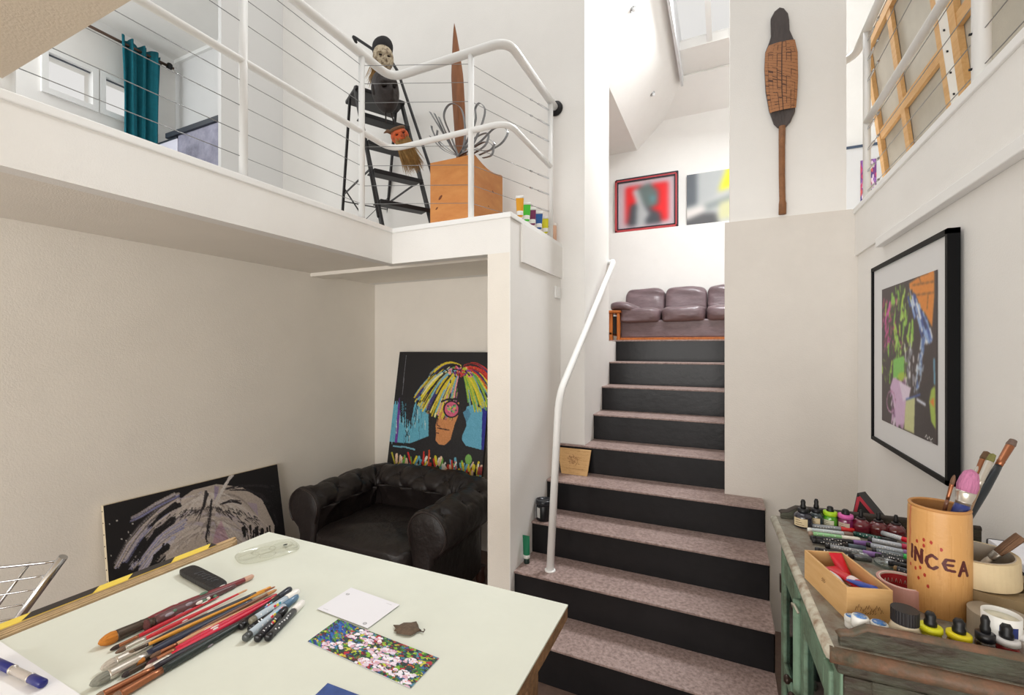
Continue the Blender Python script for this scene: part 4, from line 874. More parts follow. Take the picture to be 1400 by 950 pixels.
# ================================================================== TABLE
ZT = 1.05; TX0, TX1, TY0, TY1 = -1.232, -.298, -.25, .915
tb = thing('work_table', 'large pale green-white work table with worn wooden edge', 'table', (-.77, .3, 0))
TOP = mat('pale_green_laminate', (222, 226, 214), .42, var=.05, vscale=5, bump=.04, bscale=60)
TWD = mat('worn_table_edge', (140, 104, 70), .7, var=.5, vscale=50, bump=.6, bscale=90)
c4 = [at(367.5, 727, Z=ZT), at(776.5, 826.5, Z=ZT)]
mb = MB(); pts = [(TX0, TY0), (TX1+.01, TY0), (c4[1].x, c4[1].y), (c4[0].x, c4[0].y)]
part('laminate', MB().prism(pts, ZT-.0035, ZT), TOP, tb)
edge = []
for i in range(4):
    a, b = Vector(pts[i]), Vector(pts[(i+1) % 4])
    for k in range(30): q = a.lerp(b, k/30); edge.append((q.x+random.uniform(-.0012, .0012), q.y+random.uniform(-.0012, .0012)))
part('tabletop', MB().prism(edge, ZT-.028, ZT-.0037), TWD, tb)
part('apron', MB().box((TX0+.06, TY0+.05, ZT-.13), (TX1-.06, TY0+.075, ZT-.03)).box((TX0+.06, TY1-.075, ZT-.13), (TX1-.06, TY1-.05, ZT-.03)).box((TX0+.06, TY0+.05, ZT-.13), (TX0+.085, TY1-.05, ZT-.03)).box((TX1-.085, TY0+.05, ZT-.13), (TX1-.06, TY1-.05, ZT-.03)), TWD, tb)
for x in (TX0+.08, TX1-.08):
    for y in (TY0+.07, TY1-.07): part('leg', MB().hexa([(x-.018, y-.018, 0), (x+.018, y-.018, 0), (x+.018, y+.018, 0), (x-.018, y+.018, 0)], [(x-.028, y-.028, ZT-.03), (x+.028, y-.028, ZT-.03), (x+.028, y+.028, ZT-.03), (x-.028, y+.028, ZT-.03)]), TWD, tb)
# boards standing against the table edge, tape along the outer one
e0 = at(327, 737, Z=ZT+.004); labs = ['thin brown board against the table, nearest the table edge', 'thin brown board second from the table edge', 'thin brown board third from the table edge', 'outermost board beside the table with yellow and black tape on top']
xs = [-1.2375, -1.2433, -1.2491, -1.2556]
for i, x in enumerate(xs):
    zt_ = ZT+(.003, .005, .006, .009)[i]; th = .0042 if i < 3 else .0045
    yend = .80+(0, .012, .02, .015)[i]
    t = thing('thin_board', labs[i], 'board', (x, .2, .02), group='boards against the table')
    mb = MB().box((x-th/2, -.35, .0), (x+th/2, yend, zt_))
    part('sheet', mb, mat('brown_fibreboard', (204, 176, 136), .75, var=.2, vscale=30), t)
    if i == 3:
        part('hazard_tape', MB().box((x-.022, -.35, zt_), (x+.0015, .765, zt_+.0015)).box((x-.0235, -.35, zt_-.04), (x-.022, .765, zt_+.0015)), mat('yellow_tape', (236, 208, 84), .45), t, 'yellow tape with black slanted stripes')
        for k, (ya, yb) in enumerate(((-.2, -.06), (.06, .155), (.225, .31), (.39, .50), (.565, .655), (.745, .768))):
            part('tape_stripe', MB().slab([(x-.0230, ya+.022, zt_+.0018), (x+.0019, ya, zt_+.0018), (x+.0019, yb, zt_+.0018), (x-.0230, yb+.022 if k < 5 else yb, zt_+.0018)], (0, 0, .0004)), mat('black_tape', (44, 38, 36), .5), t)
        part('wood_lath', MB().box((x-.012, -.35, zt_-.05), (x-.0035, yend+.01, zt_-.0005)), mat('tan_lath', (190, 158, 116), .7), t)
# ---- papers
def sheet(name, pxs, label, cat, m, th=.0006, z=ZT, group=None):
    pts = [at(x, y, Z=z+th) for x, y in pxs]; return solo(name, MB().prism([(p.x, p.y) for p in pts], z+.0002, z+th), m, label, cat, group)
pts = [at(0, 877, Z=ZT), at(111, 951, Z=ZT)]; d = (pts[1]-pts[0]).normalized(); nn = Vector((d.y, -d.x, 0)); a = pts[0]-d*.12; b = pts[1]+d*.06
solo('paper_sheet', MB().prism([(a.x, a.y), (b.x, b.y), (b.x+nn.x*.21, b.y+nn.y*.21), (a.x+nn.x*.21, a.y+nn.y*.21)], ZT+.0003, ZT+.0009), mat('white_paper', (236, 236, 238), .8), 'blank white paper sheet on the table under the blue pen', 'paper')
z = ZT
P = Paint(150, 110, (232, 232, 238))
for x, y in ((.1, .25), (.9, .12), (.1, .9), (.88, .9)): 
    if (x, y) in ((.1, .25), (.88, .9)): P.ell((x, y), .03, .04, (130, 130, 136)); P.ell((x, y), .018, .025, (226, 226, 230)); P.ell((x, y), .008, .01, (130, 130, 136))
for k in range(5): P.stroke([(.8+.02*k, .1), (.81+.02*k, .1)], 1.2, (170, 170, 176)); P.stroke([(.08+.02*k, .92), (.09+.02*k, .92)], 1.2, (170, 170, 176))
q = [at(480, 803, Z=z+.003), at(546.5, 826.5, Z=z+.003), at(503, 858.5, Z=z+.003), at(433.5, 832, Z=z+.003)]
t = thing('white_card', 'blank white card on the table overlapping the flowery card', 'card', (q[0]+q[2])/2-Vector((0, 0, .003)))
part('card', MB().prism([(p.x, p.y) for p in q], z+.0021, z+.0028), mat('white_card', (232, 232, 238), .7), t)
painted('printed_face', P, lerp4(*q), t, vcmat('printed_paper', .45, .05))
q = [at(462.5, 846, Z=z+.0016), at(600.5, 899.5, Z=z+.0016), at(561.5, 940.5, Z=z+.0016), at(420.5, 876.5, Z=z+.0016)]
P = Paint(300, 150, (40, 70, 60))
pal = [(60, 120, 50), (130, 180, 50), (30, 60, 60), (20, 40, 50), (70, 130, 160), (180, 40, 60), (90, 30, 40), (200, 200, 70), (40, 90, 150)]
for i in range(1100): x, y = random.random(), random.random(); P.stroke([(x, y), (x+random.uniform(-.03, .03), y+random.uniform(-.06, .06))], random.uniform(3, 9), random.choice(pal), raw=False)
for i in range(150): x = random.gauss(.09, .05); y = random.random(); P.stroke([(x, y), (x+.02, y+.04)], 6, random.choice([(30, 70, 160), (40, 100, 180), (24, 50, 120), (80, 150, 60)]))
for cx, cy in [(.27, .3), (.25, .7), (.42, .35), (.52, .5), (.62, .3), (.62, .75), (.75, .5), (.8, .8), (.7, .62), (.35, .55), (.9, .75), (.17, .85), (.47, .15), (.85, .35), (.7, .88), (.55, .9), (.93, .9), (.33, .12), (.6, .55)]:
    for k in range(13): a = random.uniform(0, 6.28); r = random.uniform(.01, .065); P.ell((cx+r*math.cos(a), cy+r*1.9*math.sin(a)), random.uniform(.010, .026), random.uniform(.02, .05), random.choice([(236, 226, 240), (226, 210, 226), (240, 236, 246), (214, 170, 190)]))
    P.ell((cx, cy), .006, .012, random.choice([(240, 190, 60), (236, 150, 60)]))
for i in range(160): x, y = random.random(), random.random(); P.stroke([(x, y), (x+random.uniform(-.02, .02), y+random.uniform(-.05, .05))], random.uniform(1.5, 3), random.choice([(170, 30, 60), (20, 30, 40), (24, 70, 50), (220, 120, 40), (60, 20, 40)]))
t = thing('art_card', 'flowery multicoloured art card on the table beside the leaf', 'card', (q[0]+q[2])/2-Vector((0, 0, .0016)))
part('card', MB().prism([(p.x, p.y) for p in q], z+.0004, z+.0014), mat('grey_card_edge', (196, 200, 210), .6), t)
painted('printed_face', P, lerp4(*q), t, vcmat('printed_paper', .45, .05))
sheet('blue_card', [(448, 933.5), (510, 957), (470, 1000), (404, 976)], 'dark blue card at the bottom edge of the photo', 'card', mat('blue_card', (62, 88, 152), .5, var=.3, vscale=60), .001)
# leaf
out = [(769,425),(800,430),(850,410),(905,405),(945,398),(958,425),(965,450),(985,470),(960,472),(930,492),(900,505),(860,502),(815,492),(790,488),(798,475),(775,470),(788,455)]
c = C(400, 780, .179); pts = [at(*c(x, y), Z=ZT+.001) for x, y in out]; cen = sum(pts, Vector())/len(pts); mb = MB(); vs = [cen+Vector((0, 0, .007))]; R1 = []
for s_ in (.5, 1.0):
    for i, p in enumerate(pts): vs.append(cen.lerp(p, s_)+Vector((0, 0, (.006 if s_ < 1 else .002)+.0025*noise.noise(p*60+Vector((s_, 0, 0))))))
n = len(pts); fs = [(0, 1+i, 1+(i+1) % n) for i in range(n)]+[(1+i, 1+n+i, 1+n+(i+1) % n, 1+(i+1) % n) for i in range(n)]
t = thing('dried_leaf', 'curled dry brown leaf on the table beside the flowery card', 'leaf', Vector((cen.x, cen.y, ZT)))
o = part('blade', mb.add(vs, fs, True), mat('dry_leaf', (110, 92, 76), .8, var=.4, vscale=90, bump=.5, bscale=200), t); sm = o.modifiers.new('thick', 'SOLIDIFY'); sm.thickness = .0008
part('stem', MB().tube([at(*c(x, y), Z=ZT+h) for x, y, h in ((930, 465, .004), (975, 462, .002), (1000, 468, .003), (1010, 452, .006), (1003, 445, .008))], .0011, 6), mat('leaf_stem', (70, 54, 44), .7), t)
# remote / black case
ca_ = [at(247, 776, Z=ZT+.018), at(262, 769, Z=ZT+.018), at(309, 791, Z=ZT+.018), at(293, 802, Z=ZT+.018)]
cen = sum(ca_, Vector())/4; L = ((ca_[2]+ca_[3])/2-(ca_[0]+ca_[1])/2); Wv = ((ca_[1]+ca_[2])/2-(ca_[0]+ca_[3])/2); ang = math.atan2(L.y, L.x)
Mr = Matrix.Translation((cen.x, cen.y, ZT)) @ zrot(ang)
t = thing('black_case', 'black rounded case with raised wavy marks lying near the long brushes', 'case', (cen.x, cen.y, ZT))
part('shell', _mb(Mr, MB().blob((0, 0, .0075), (L.length/2+.004, Wv.length/2+.003, .0075), .35, 40, 14)), mat('black_case', (30, 28, 29), .55, bump=.2, bscale=150), t)
for k in range(6):
    x = -.022+.014*k; part('raised_mark', _mb(Mr, MB().tube([(x, -.008+.002*(k % 3), .0150), (x+.005, -.003, .0153), (x+.003, .004, .0153), (x+.009, .009-.002*(k % 2), .0150)], .0011, 6)), mat('grey_mark', (70, 72, 76), .4), t)
# clear plastic palette
q0 = at(325, 768, Z=ZT); q1 = at(404, 745, Z=ZT); cen = (q0+q1)/2; ang = math.atan2((q1-q0).y, (q1-q0).x); L = (q1-q0).length
Mp = Matrix.Translation((cen.x, cen.y, ZT)) @ zrot(ang); CLR = clearmat('clear_plastic', (253, 253, 251), .015, .12)
t = thing('clear_palette', 'clear plastic palette with round wells at the table corner', 'palette', (cen.x, cen.y, ZT))
rim = [(math.copysign(abs(math.cos(a))**.6, math.cos(a))*L*.52, math.copysign(abs(math.sin(a))**.6, math.sin(a))*.05*(1.1+.1*math.cos(a))) for a in [2*PI*i/40 for i in range(40)]]
part('sheet', _mb(Mp, MB().prism(rim, .004, .0055)), CLR, t)
part('rim', _mb(Mp, MB().tube([(x, y, .006) for x, y in rim], .0010, 6, closed=True)), CLR, t)
for x, y, r in ((-.32, .0, .022), (-.05, .2, .026), (-.05, -.5, .018), (.25, .15, .026), (.38, -.4, .014)):
    part('well', _mb(Mp, MB().tube([(x*L+r*math.cos(a)*1.1, y*.05+r*math.sin(a)*.8, .006) for a in [2*PI*i/28 for i in range(28)]], .0012, 6, closed=True)), CLR, t)
part('paint_speck', _mb(Mp, MB().blob((L*.33, .008, .006), (.006, .0035, .001), .9, 12, 6)), mat('dark_speck', (50, 54, 50), .6), t)
# ---- brushes
SIL = mat('ferrule_silver', (206, 200, 190), .32, .85); COP = mat('ferrule_copper', (160, 104, 74), .35, .85); DFE = mat('ferrule_dark', (84, 74, 66), .4, .8)
def cyl(prof, M, n=16, sy=1.0): return _mb(M, MB().lathe(prof, n, sy=sy))
def brush(p0, p1, lab, hcol, tipc, r=.0045, bl=.02, fl=.03, fer=SIL, rb=None, group='paintbrushes on the table', flat=1.0, lift=0, hm=None, cat='paintbrush', speck=0, rtip=.4, endcol=None):
    """p0 tip, p1 handle end (world)"""
    p0, p1 = Vector(p0), Vector(p1); q = qdir(p0, p1); L = (p1-p0).length; rb = rb or r*1.05
    t = thing('paintbrush', lab, cat, p0, q, group); I = Matrix()
    part('bristles', cyl([(rb*.12, 0), (rb*rtip*1.4, bl*.12), (rb*.95, bl*.4), (rb*1.08, bl*.7), (rb*.95, bl)], I, 16, flat), mat('bristle_%d_%d_%d' % tipc, tipc, .8, var=.3, vscale=300, stretch=(1, 1, .05), bump=.5, bscale=300), t, world=False)
    part('ferrule', cyl([(rb*.98, bl*.93), (rb*1.0, bl+.001), (r*.9, bl+fl*.75), (r*.98, bl+fl*.78), (r*.9, bl+fl*.82), (r*.88, bl+fl)], I, 16, 1), fer, t, world=False)
    hl = L-bl-fl; z0 = bl+fl*.97
    m = hm or mat('handle_%d_%d_%d' % hcol, hcol, .35, var=.12, vscale=60, coat=.3)
    part('handle', cyl([(r*.86, z0), (r*1.0, z0+hl*.06), (r*1.18, z0+hl*.2), (r*1.05, z0+hl*.4), (r*.75, z0+hl*.7), (r*.55, z0+hl*.9), (r*.5, z0+hl*.985), (r*.25, z0+hl)], I), m, t, world=False)
    if endcol: part('handle_tip', cyl([(r*.60, z0+hl*.9), (r*.56, z0+hl*.985), (r*.28, z0+hl*1.003)], I), mat('handle_%d_%d_%d' % endcol, endcol, .4), t, world=False)
    for k in range(speck):
        zz = z0+hl*random.uniform(.1, .8); a = random.uniform(-PI*.2, PI*1.2)
        part('paint_splash', MB().blob((r*1.0*math.cos(a), r*1.0*math.sin(a), zz), (r*.35, r*.35, random.uniform(.003, .01)), .9, 8, 6), mat('splash_%d' % (k % 3), [(226, 220, 214), (150, 140, 150), (90, 120, 100)][k % 3], .6), t, world=False)
    return t
def tp(px, py, h): return at(px, py, Z=ZT+h)
BR = [  # tip px, end px, label, handle, bristle, r, bl, fl, ferrule, h0, h1, speck, endcol
 ((134, 880), (347, 787), 'big orange tipped round brush with dark red handle, apart from the pile', (120, 38, 44), (204, 128, 44), .0078, .028, .048, DFE, .009, .006, 5, (200, 160, 140)),
 ((196, 857), (322, 800), 'thick maroon and grey paint crusted brush handle beside the big orange brush', (92, 58, 60), (96, 52, 50), .0082, .008, .01, DFE, .008, .005, 9, None),
 ((150, 889), (300, 815), 'thin crimson brush with dark fine tip at the upper side of the pile', (190, 24, 44), (60, 44, 40), .0028, .014, .03, COP, .004, .004, 2, None),
 ((157, 893), (338, 806), 'slim red brush with bare end between the yellow and crimson ones', (200, 40, 50), (120, 96, 80), .0030, .016, .03, SIL, .008, .006, 1, (206, 160, 120)),
 ((160, 901), (371, 802), 'golden yellow handled brush in the pile', (232, 160, 34), (170, 150, 130), .0044, .02, .035, SIL, .010, .007, 0, None),
 ((168, 900), (331, 823), 'slender pale wood brush under the yellow one', (214, 170, 120), (190, 170, 150), .0026, .016, .03, SIL, .004, .004, 0, None),
 ((137, 915), (352, 810), 'thick black handled brush with pale flat bristles and silver ferrule', (30, 30, 36), (196, 186, 172), .0062, .022, .05, SIL, .009, .008, 1, None),
 ((122, 937), (346, 820), 'navy handled brush with round grey bristle head and silver ferrule', (28, 34, 58), (142, 142, 130), .0066, .026, .052, SIL, .009, .008, 0, None),
 ((184, 908), (378, 806), 'brown handled small brush with amber tip in the pile', (120, 76, 48), (200, 124, 48), .0046, .014, .03, DFE, .007, .006, 0, (196, 140, 90)),
 ((205, 899), (372, 815), 'raw wood brush lying between navy and crimson handles', (200, 152, 110), (120, 90, 70), .0032, .016, .025, COP, .012, .010, 0, (60, 44, 40)),
 ((200, 910), (379, 812), 'crimson handled brush with white paint spots', (196, 20, 56), (90, 50, 50), .0042, .016, .028, COP, .010, .009, 5, None),
 ((196, 918), (384, 813), 'bright red handled brush next to the long black one', (206, 24, 60), (226, 206, 190), .0046, .012, .03, SIL, .008, .007, 3, (220, 190, 150)),
 ((128, 957), (365, 832), 'copper ferrule brush with dark handle reaching the photo bottom', (40, 34, 44), (150, 130, 110), .0050, .012, .066, COP, .007, .006, 1, None),
 ((152, 957), (388, 818), 'long dark green handled brush with brown ferrule, lowest in the pile', (28, 40, 38), (140, 110, 90), .0052, .012, .058, COP, .007, .006, 2, None),
 ((166, 925), (352, 826), 'thin black brush with no visible tip under the navy brush', (26, 24, 30), (60, 50, 50), .0034, .01, .03, DFE, .004, .004, 0, None),
 ((172, 895), (376, 802), 'slim yellow ochre striped brush along the black handle', (216, 150, 50), (120, 100, 80), .0026, .012, .02, DFE, .013, .012, 0, (150, 90, 60)),
]
for a, b, lab, hc, tc_, r, bl_, fl_, fer, h0, h1, sp, ec in BR:
    brush(tp(a[0], a[1], h0*1.12), tp(b[0], b[1], h1*1.12), lab, hc, tc_, r*1.25, bl_, fl_, fer, speck=sp, endcol=ec)
# ---- markers
def marker(p0, p1, r, body, cap, lab, group, endc=None, dots=None, capfrac=.3, txt=0, txtc=(226, 226, 226), name='paint_marker'):
    """p0 back end, p1 cap end"""
    p0, p1 = Vector(p0), Vector(p1); q = qdir(p0, p1); L = (p1-p0).length; t = thing(name, lab, 'marker pen', p0, q, group); I = Matrix()
    mk = lambda c: mat('plastic_%d_%d_%d' % c, c, .28)
    e = endc or body
    part('end_plug', cyl([(r*.75, 0), (r*.98, .002), (r*1.0, .006), (r*1.0, L*.09)], I, 18), mk(e), t, world=False)
    part('barrel', cyl([(r*.97, L*.088), (r*.97, L*(1-capfrac)-.002), (r*.8, L*(1-capfrac))], I, 18), mk(body), t, world=False)
    part('cap', cyl([(r*.9, L*(1-capfrac)), (r*1.04, L*(1-capfrac)+.001), (r*1.02, L*.96), (r*.8, L*.995), (r*.6, L)], I, 18), mk(cap), t, world=False)
    up = q.inverted() @ Vector((0, 0, 1)); cm = q.inverted() @ (CAM-p0).normalized(); a0 = math.atan2(cm.y, cm.x)
    if dots:
        for k, dc in enumerate(dots):
            z0 = L*(.42+.05*k); zz = L*.045
            part('label_square', MB().grid(lambda u, v: Vector((r*.985*math.cos(a0-.35+.7*u+.1*(k % 2)), r*.985*math.sin(a0-.35+.7*u+.1*(k % 2)), z0+zz*v)), 5, 1), mk(dc), t, world=False)
    for k in range(txt):
        z0 = L*(.16+.46*k/max(1, txt)); w_ = random.uniform(.25, .6); o_ = random.uniform(-.5, .5)
        part('printed_mark', MB().grid(lambda u, v: Vector((r*.98*math.cos(a0+o_-w_/2+w_*u), r*.98*math.sin(a0+o_-w_/2+w_*u), z0+L*.022*v)), 4, 1), mk(txtc), t, world=False)
    return t
K = (24, 24, 28); GL = (176, 190, 202); BLU = (92, 124, 152); Wc = (236, 234, 230); MU = [(206, 40, 50), (220, 200, 60), (60, 150, 170), (40, 80, 160), (206, 40, 50)]
for a, b, h, body, cap, endc, dots, txt, lab in [
    ((328, 857), (397, 805), .007, K, (46, 50, 60), K, [MU[3], MU[0], MU[2]], 6, 'black marker with dark cap, nearest the paintbrush pile'),
    ((342, 850), (408, 808), .014, GL, Wc, (120, 116, 100), MU[:3], 4, 'grey marker with white cap lying on top of the others'),
    ((341, 861), (399, 818), .007, K, K, K, None, 8, 'black marker mostly hidden between grey ones'),
    ((334, 873), (406, 815), .008, GL, BLU, (70, 74, 74), MU, 5, 'slate blue capped marker with coloured squares'),
    ((351, 874), (391, 832), .007, (50, 50, 56), K, K, [MU[0], MU[1]], 6, 'short black marker beside the slate blue capped one'),
    ((365, 873), (414, 823), .007, (70, 72, 74), Wc, K, None, 8, 'black marker with white cap at the outer side of the group')]:
    marker(tp(*a, h), tp(*b, h), .0073, body, cap, lab, 'marker pens on the table', endc, dots, .27, txt)
# blue pen on the paper
a = tp(-12, 902, .008); b = tp(60, 935, .008)
q = qdir(a, b); L = (b-a).length; t = thing('ballpoint_pen', 'blue ended pen with clear middle lying on the white paper', 'pen', a, q)
for nm, z0, z1, m, r in (('barrel', 0, L*.42, mat('plastic_navy', (30, 36, 110), .3), .0068), ('clear_grip', L*.42, L*.76, mat('smoky_clear', (176, 168, 160), .15), .0060), ('cap', L*.76, L, mat('plastic_navy', (30, 36, 110)), .0068)):
    part(nm, cyl([(r*.8, z0), (r, z0+.002), (r, z1-.003), (r*.75, z1)], Matrix(), 20), m, t, world=False)
part('metal_ring', cyl([(.007, L*.415), (.0072, L*.42), (.0072, L*.435), (.007, L*.44)], Matrix(), 20), SIL, t, world=False); part('metal_ring', cyl([(.007, L*.755), (.0072, L*.76), (.0072, L*.77), (.007, L*.775)], Matrix(), 20), SIL, t, world=False)
part('refill', cyl([(.0022, L*.2), (.0022, L*.9)], Matrix(), 8), PLASTIC_K, t, world=False)
# ---- metal chair beyond the table
T0 = Vector((-1.90, .685, .935)); wv = Vector((-.76, -.65, 0)); dn = Vector((-.087, -.074, -.177))
t = thing('metal_chair', 'chrome wire chair with fan shaped back between table and left wall', 'chair', T0+wv*.25+Vector((0, 0, -.935)))
mid_ = lambda p: p+wv*(2*(.25-(p-T0).dot(wv)))      # mirror across the chair's centre
kp = [T0, T0+dn*.9, T0+dn*1.5+Vector((0, 0, -.02)), Vector(((T0+dn*1.55).x, (T0+dn*1.55).y, .45)), Vector(((T0+dn*1.4).x, (T0+dn*1.4).y, .0))]
seatn = Vector((-.65, .76, 0))
for f_ in (lambda p: p, mid_): part('back_post', MB().tube([f_(p) for p in kp], .0125, 14), CHROME, t)
def wire(za, bow, r):
    fr = (T0.z-za)/.177; a = T0+dn*fr; b = mid_(a); pts = []
    for i in range(15): u = i/14; pts.append(a.lerp(b, u)+Vector((0, 0, bow*math.sin(PI*u)))+seatn*(-.03*math.sin(PI*u)))
    return MB().tube(pts, r, 8)
part('top_wire', wire(.922, .012, .0045), CHROME, t)
for z_ in (.882, .842, .80, .76): part('back_wire', wire(z_, .005, .003), CHROME, t)
a = T0.lerp(mid_(T0), .17)+Vector((0, 0, -.008))
part('back_strut', MB().tube([a, a+dn*1.3], .004, 8), CHROME, t); part('back_strut', MB().tube([mid_(a), mid_(a+dn*1.3)], .004, 8), CHROME, t)
sc = T0+dn*1.5+wv*.0; sc = Vector((T0.x, T0.y, .45))+wv*.25+seatn*.17
part('seat', MB().lathe([(.0, 0), (.19, 0), (.195, .01), (.19, .022), (.0, .026)], 32, Matrix.Translation(sc)), mat('grey_seat_pad', (90, 92, 96), .6), t)
for s_ in (-1, 1): part('front_leg', MB().tube([sc+wv*.13*s_+seatn*.1, Vector((0, 0, 0))+Vector(((sc+wv*.17*s_+seatn*.17).x, (sc+wv*.17*s_+seatn*.17).y, 0))], .011, 12), CHROME, t)
# ================================================================== GREEN CABINET
ZK = 1.10; PH = math.radians(2.4); ex = Vector((math.cos(PH), math.sin(PH), 0)); ey = Vector((-math.sin(PH), math.cos(PH), 0)); KN = Vector((.160, .905, 0))
KM = Matrix.Translation(KN) @ zrot(PH)
GRN = mat('worn_green_paint', (118, 146, 124), .6, col2=(84, 92, 74), vscale=16, bump=.35, bscale=60, mixr=(.32, .56))
GRD = mat('dark_green_wood', (78, 82, 68), .6, col2=(58, 46, 38), vscale=14, bump=.5, bscale=50, stretch=(1, 2.5, 2.5), mixr=(.35, .65))
GTOP = mat('grey_worn_top', (138, 136, 124), .5, col2=(112, 92, 78), vscale=26, bump=.3, bscale=120, mixr=(.35, .6))
GEDG = mat('rubbed_pale_edge', (186, 182, 166), .55, col2=(134, 112, 92), vscale=30, bump=.3, mixr=(.3, .55))
BRN = mat('rubbed_brown_edge', (118, 86, 66), .55, col2=(78, 74, 60), vscale=24, bump=.3, mixr=(.35, .6))
kb = thing('green_cabinet', 'worn green painted cabinet with glass doors covered in art supplies', 'cabinet', KN+ex*.23+ey*.32)
D_, A_ = .645, .462
kbx = lambda a, b: MB().add(MB().box(a, b).v, MB().box(a, b).f, False, KM)
part('top', kbx((.004, .004, ZK-.022), (A_, D_, ZK)), GTOP, kb, bevel=.004)
part('top_shelf_back', kbx((.09, D_, ZK-.022), (A_-.005, D_+.06, ZK-.001)), GTOP, kb)
part('top_moulding', _mb(KM, MB().tube([(.004, .004, ZK-.012), (.004, D_, ZK-.012)], .012, 10)), GEDG, kb)
part('top_moulding', _mb(KM, MB().tube([(.0, .004, ZK-.013), (A_, .004, ZK-.013)], .013, 10)), BRN, kb, 'brown rubbed moulding')
part('cornice', kbx((.012, .012, ZK-.05), (A_, D_-.005, ZK-.022)), GRD, kb, bevel=.006)
body = MB()
part('end_panel', kbx((.022, .022, .06), (A_, .04, ZK-.05)), GRD, kb)
part('end_panel', kbx((.022, D_-.03, .06), (A_, D_-.012, ZK-.05)), GRD, kb)
part('end_rail', kbx((.06, .014, ZK-.13), (A_, .022, ZK-.05)), GRD, kb, bevel=.003)
part('end_stile', kbx((.022, .013, .06), (.062, .022, ZK-.05)), GRD, kb, bevel=.003)
part('back_panel', kbx((A_-.015, .03, .06), (A_, D_-.02, ZK-.05)), GRD, kb)
part('base_board', kbx((.03, .03, .06), (A_-.01, D_-.02, .09)), GRD, kb)
part('shelf', kbx((.05, .04, .56), (A_-.01, D_-.03, .575)), GRD, kb)
part('corner_post', kbx((.018, .018, .0), (.04, .062, ZK-.05)), GRN, kb, bevel=.004)
part('corner_post', kbx((.018, D_-.055, .0), (.04, D_-.012, ZK-.05)), GRN, kb, bevel=.004)
part('frieze', kbx((.02, .06, ZK-.075), (.035, D_-.05, ZK-.048)), GRN, kb)
GLS = clearmat('cabinet_glass', (190, 205, 205), .10, .05)
for ya, yb, kn in ((.064, .318, .30), (.340, .588, .36)):
    d = MB(); w = .038; za, zb = .10, ZK-.078; gx0, gx1 = .012, .030
    for q0, q1 in (((gx0, ya, za), (gx1, ya+w, zb)), ((gx0, yb-w, za), (gx1, yb, zb)), ((gx0, ya+w, za), (gx1, yb-w, za+.06)), ((gx0, ya+w, zb-.062), (gx1, yb-w, zb)), ((gx0, ya+w, .695), (gx1, yb-w, .725)), ((gx0, ya+w, .40), (gx1, yb-w, .43))): d.box(q0, q1)
    dr = part('door', MB().add(d.v, d.f, False, KM), GRN, kb, bevel=.004)
    part('pane', kbx((.020, ya+w, za+.05), (.022, yb-w, zb-.055)), GLS, dr)
    part('knob', _mb(KM, MB().lathe([(.004, 0), (.004, .012), (.010, .016), (.011, .022), (.006, .027)], 14, Matrix.Translation((.012, kn, .80)) @ Matrix.Rotation(-PI/2, 4, 'Y'))), mat('dark_iron_knob', (60, 46, 40), .4, .5), dr)
    for z in (.9, .25): part('hinge', kbx((.009, (ya-.004 if kn < .33 else yb-.004), z), (.013, (ya+.006 if kn < .33 else yb+.008), z+.05)), mat('dark_iron_knob', (60, 46, 40)), dr)
part('centre_astragal', _mb(KM, MB().tube([(.010, .329, .10), (.010, .329, ZK-.09)], .011, 10)), GRN, kb)
part('latch_hook', _mb(KM, MB().tube([(.006, .30, ZK-.105), (.0, .315, ZK-.095), (-.002, .33, ZK-.10), (.004, .345, ZK-.12)], .003, 6)), GEDG, kb)
def gallery(b0, b1, lab, m_top):
    pr = [(.016, 0), (.016, .014), (.02, .018), (.034, .020), (.043, .026), (.054, .034), (A_-.002, .036), (A_-.002, 0)]
    vs = [Vector((x, b0, ZK+z)) for x, z in pr]; sub = MB().slab(vs, (0, b1-b0, 0)); g = part('gallery', MB().add(sub.v, sub.f, False, KM), GRD, kb, bevel=.002)
    part('gallery_edge', _mb(KM, MB().tube([(x, (b0+b1)/2, ZK+z) for x, z in pr[:-1][1:]], .0075, 8)), m_top, g)
gallery(.012, .026, '', BRN); gallery(.622, .636, '', mat('dark_gallery', (66, 58, 52), .6, var=.3, vscale=20))
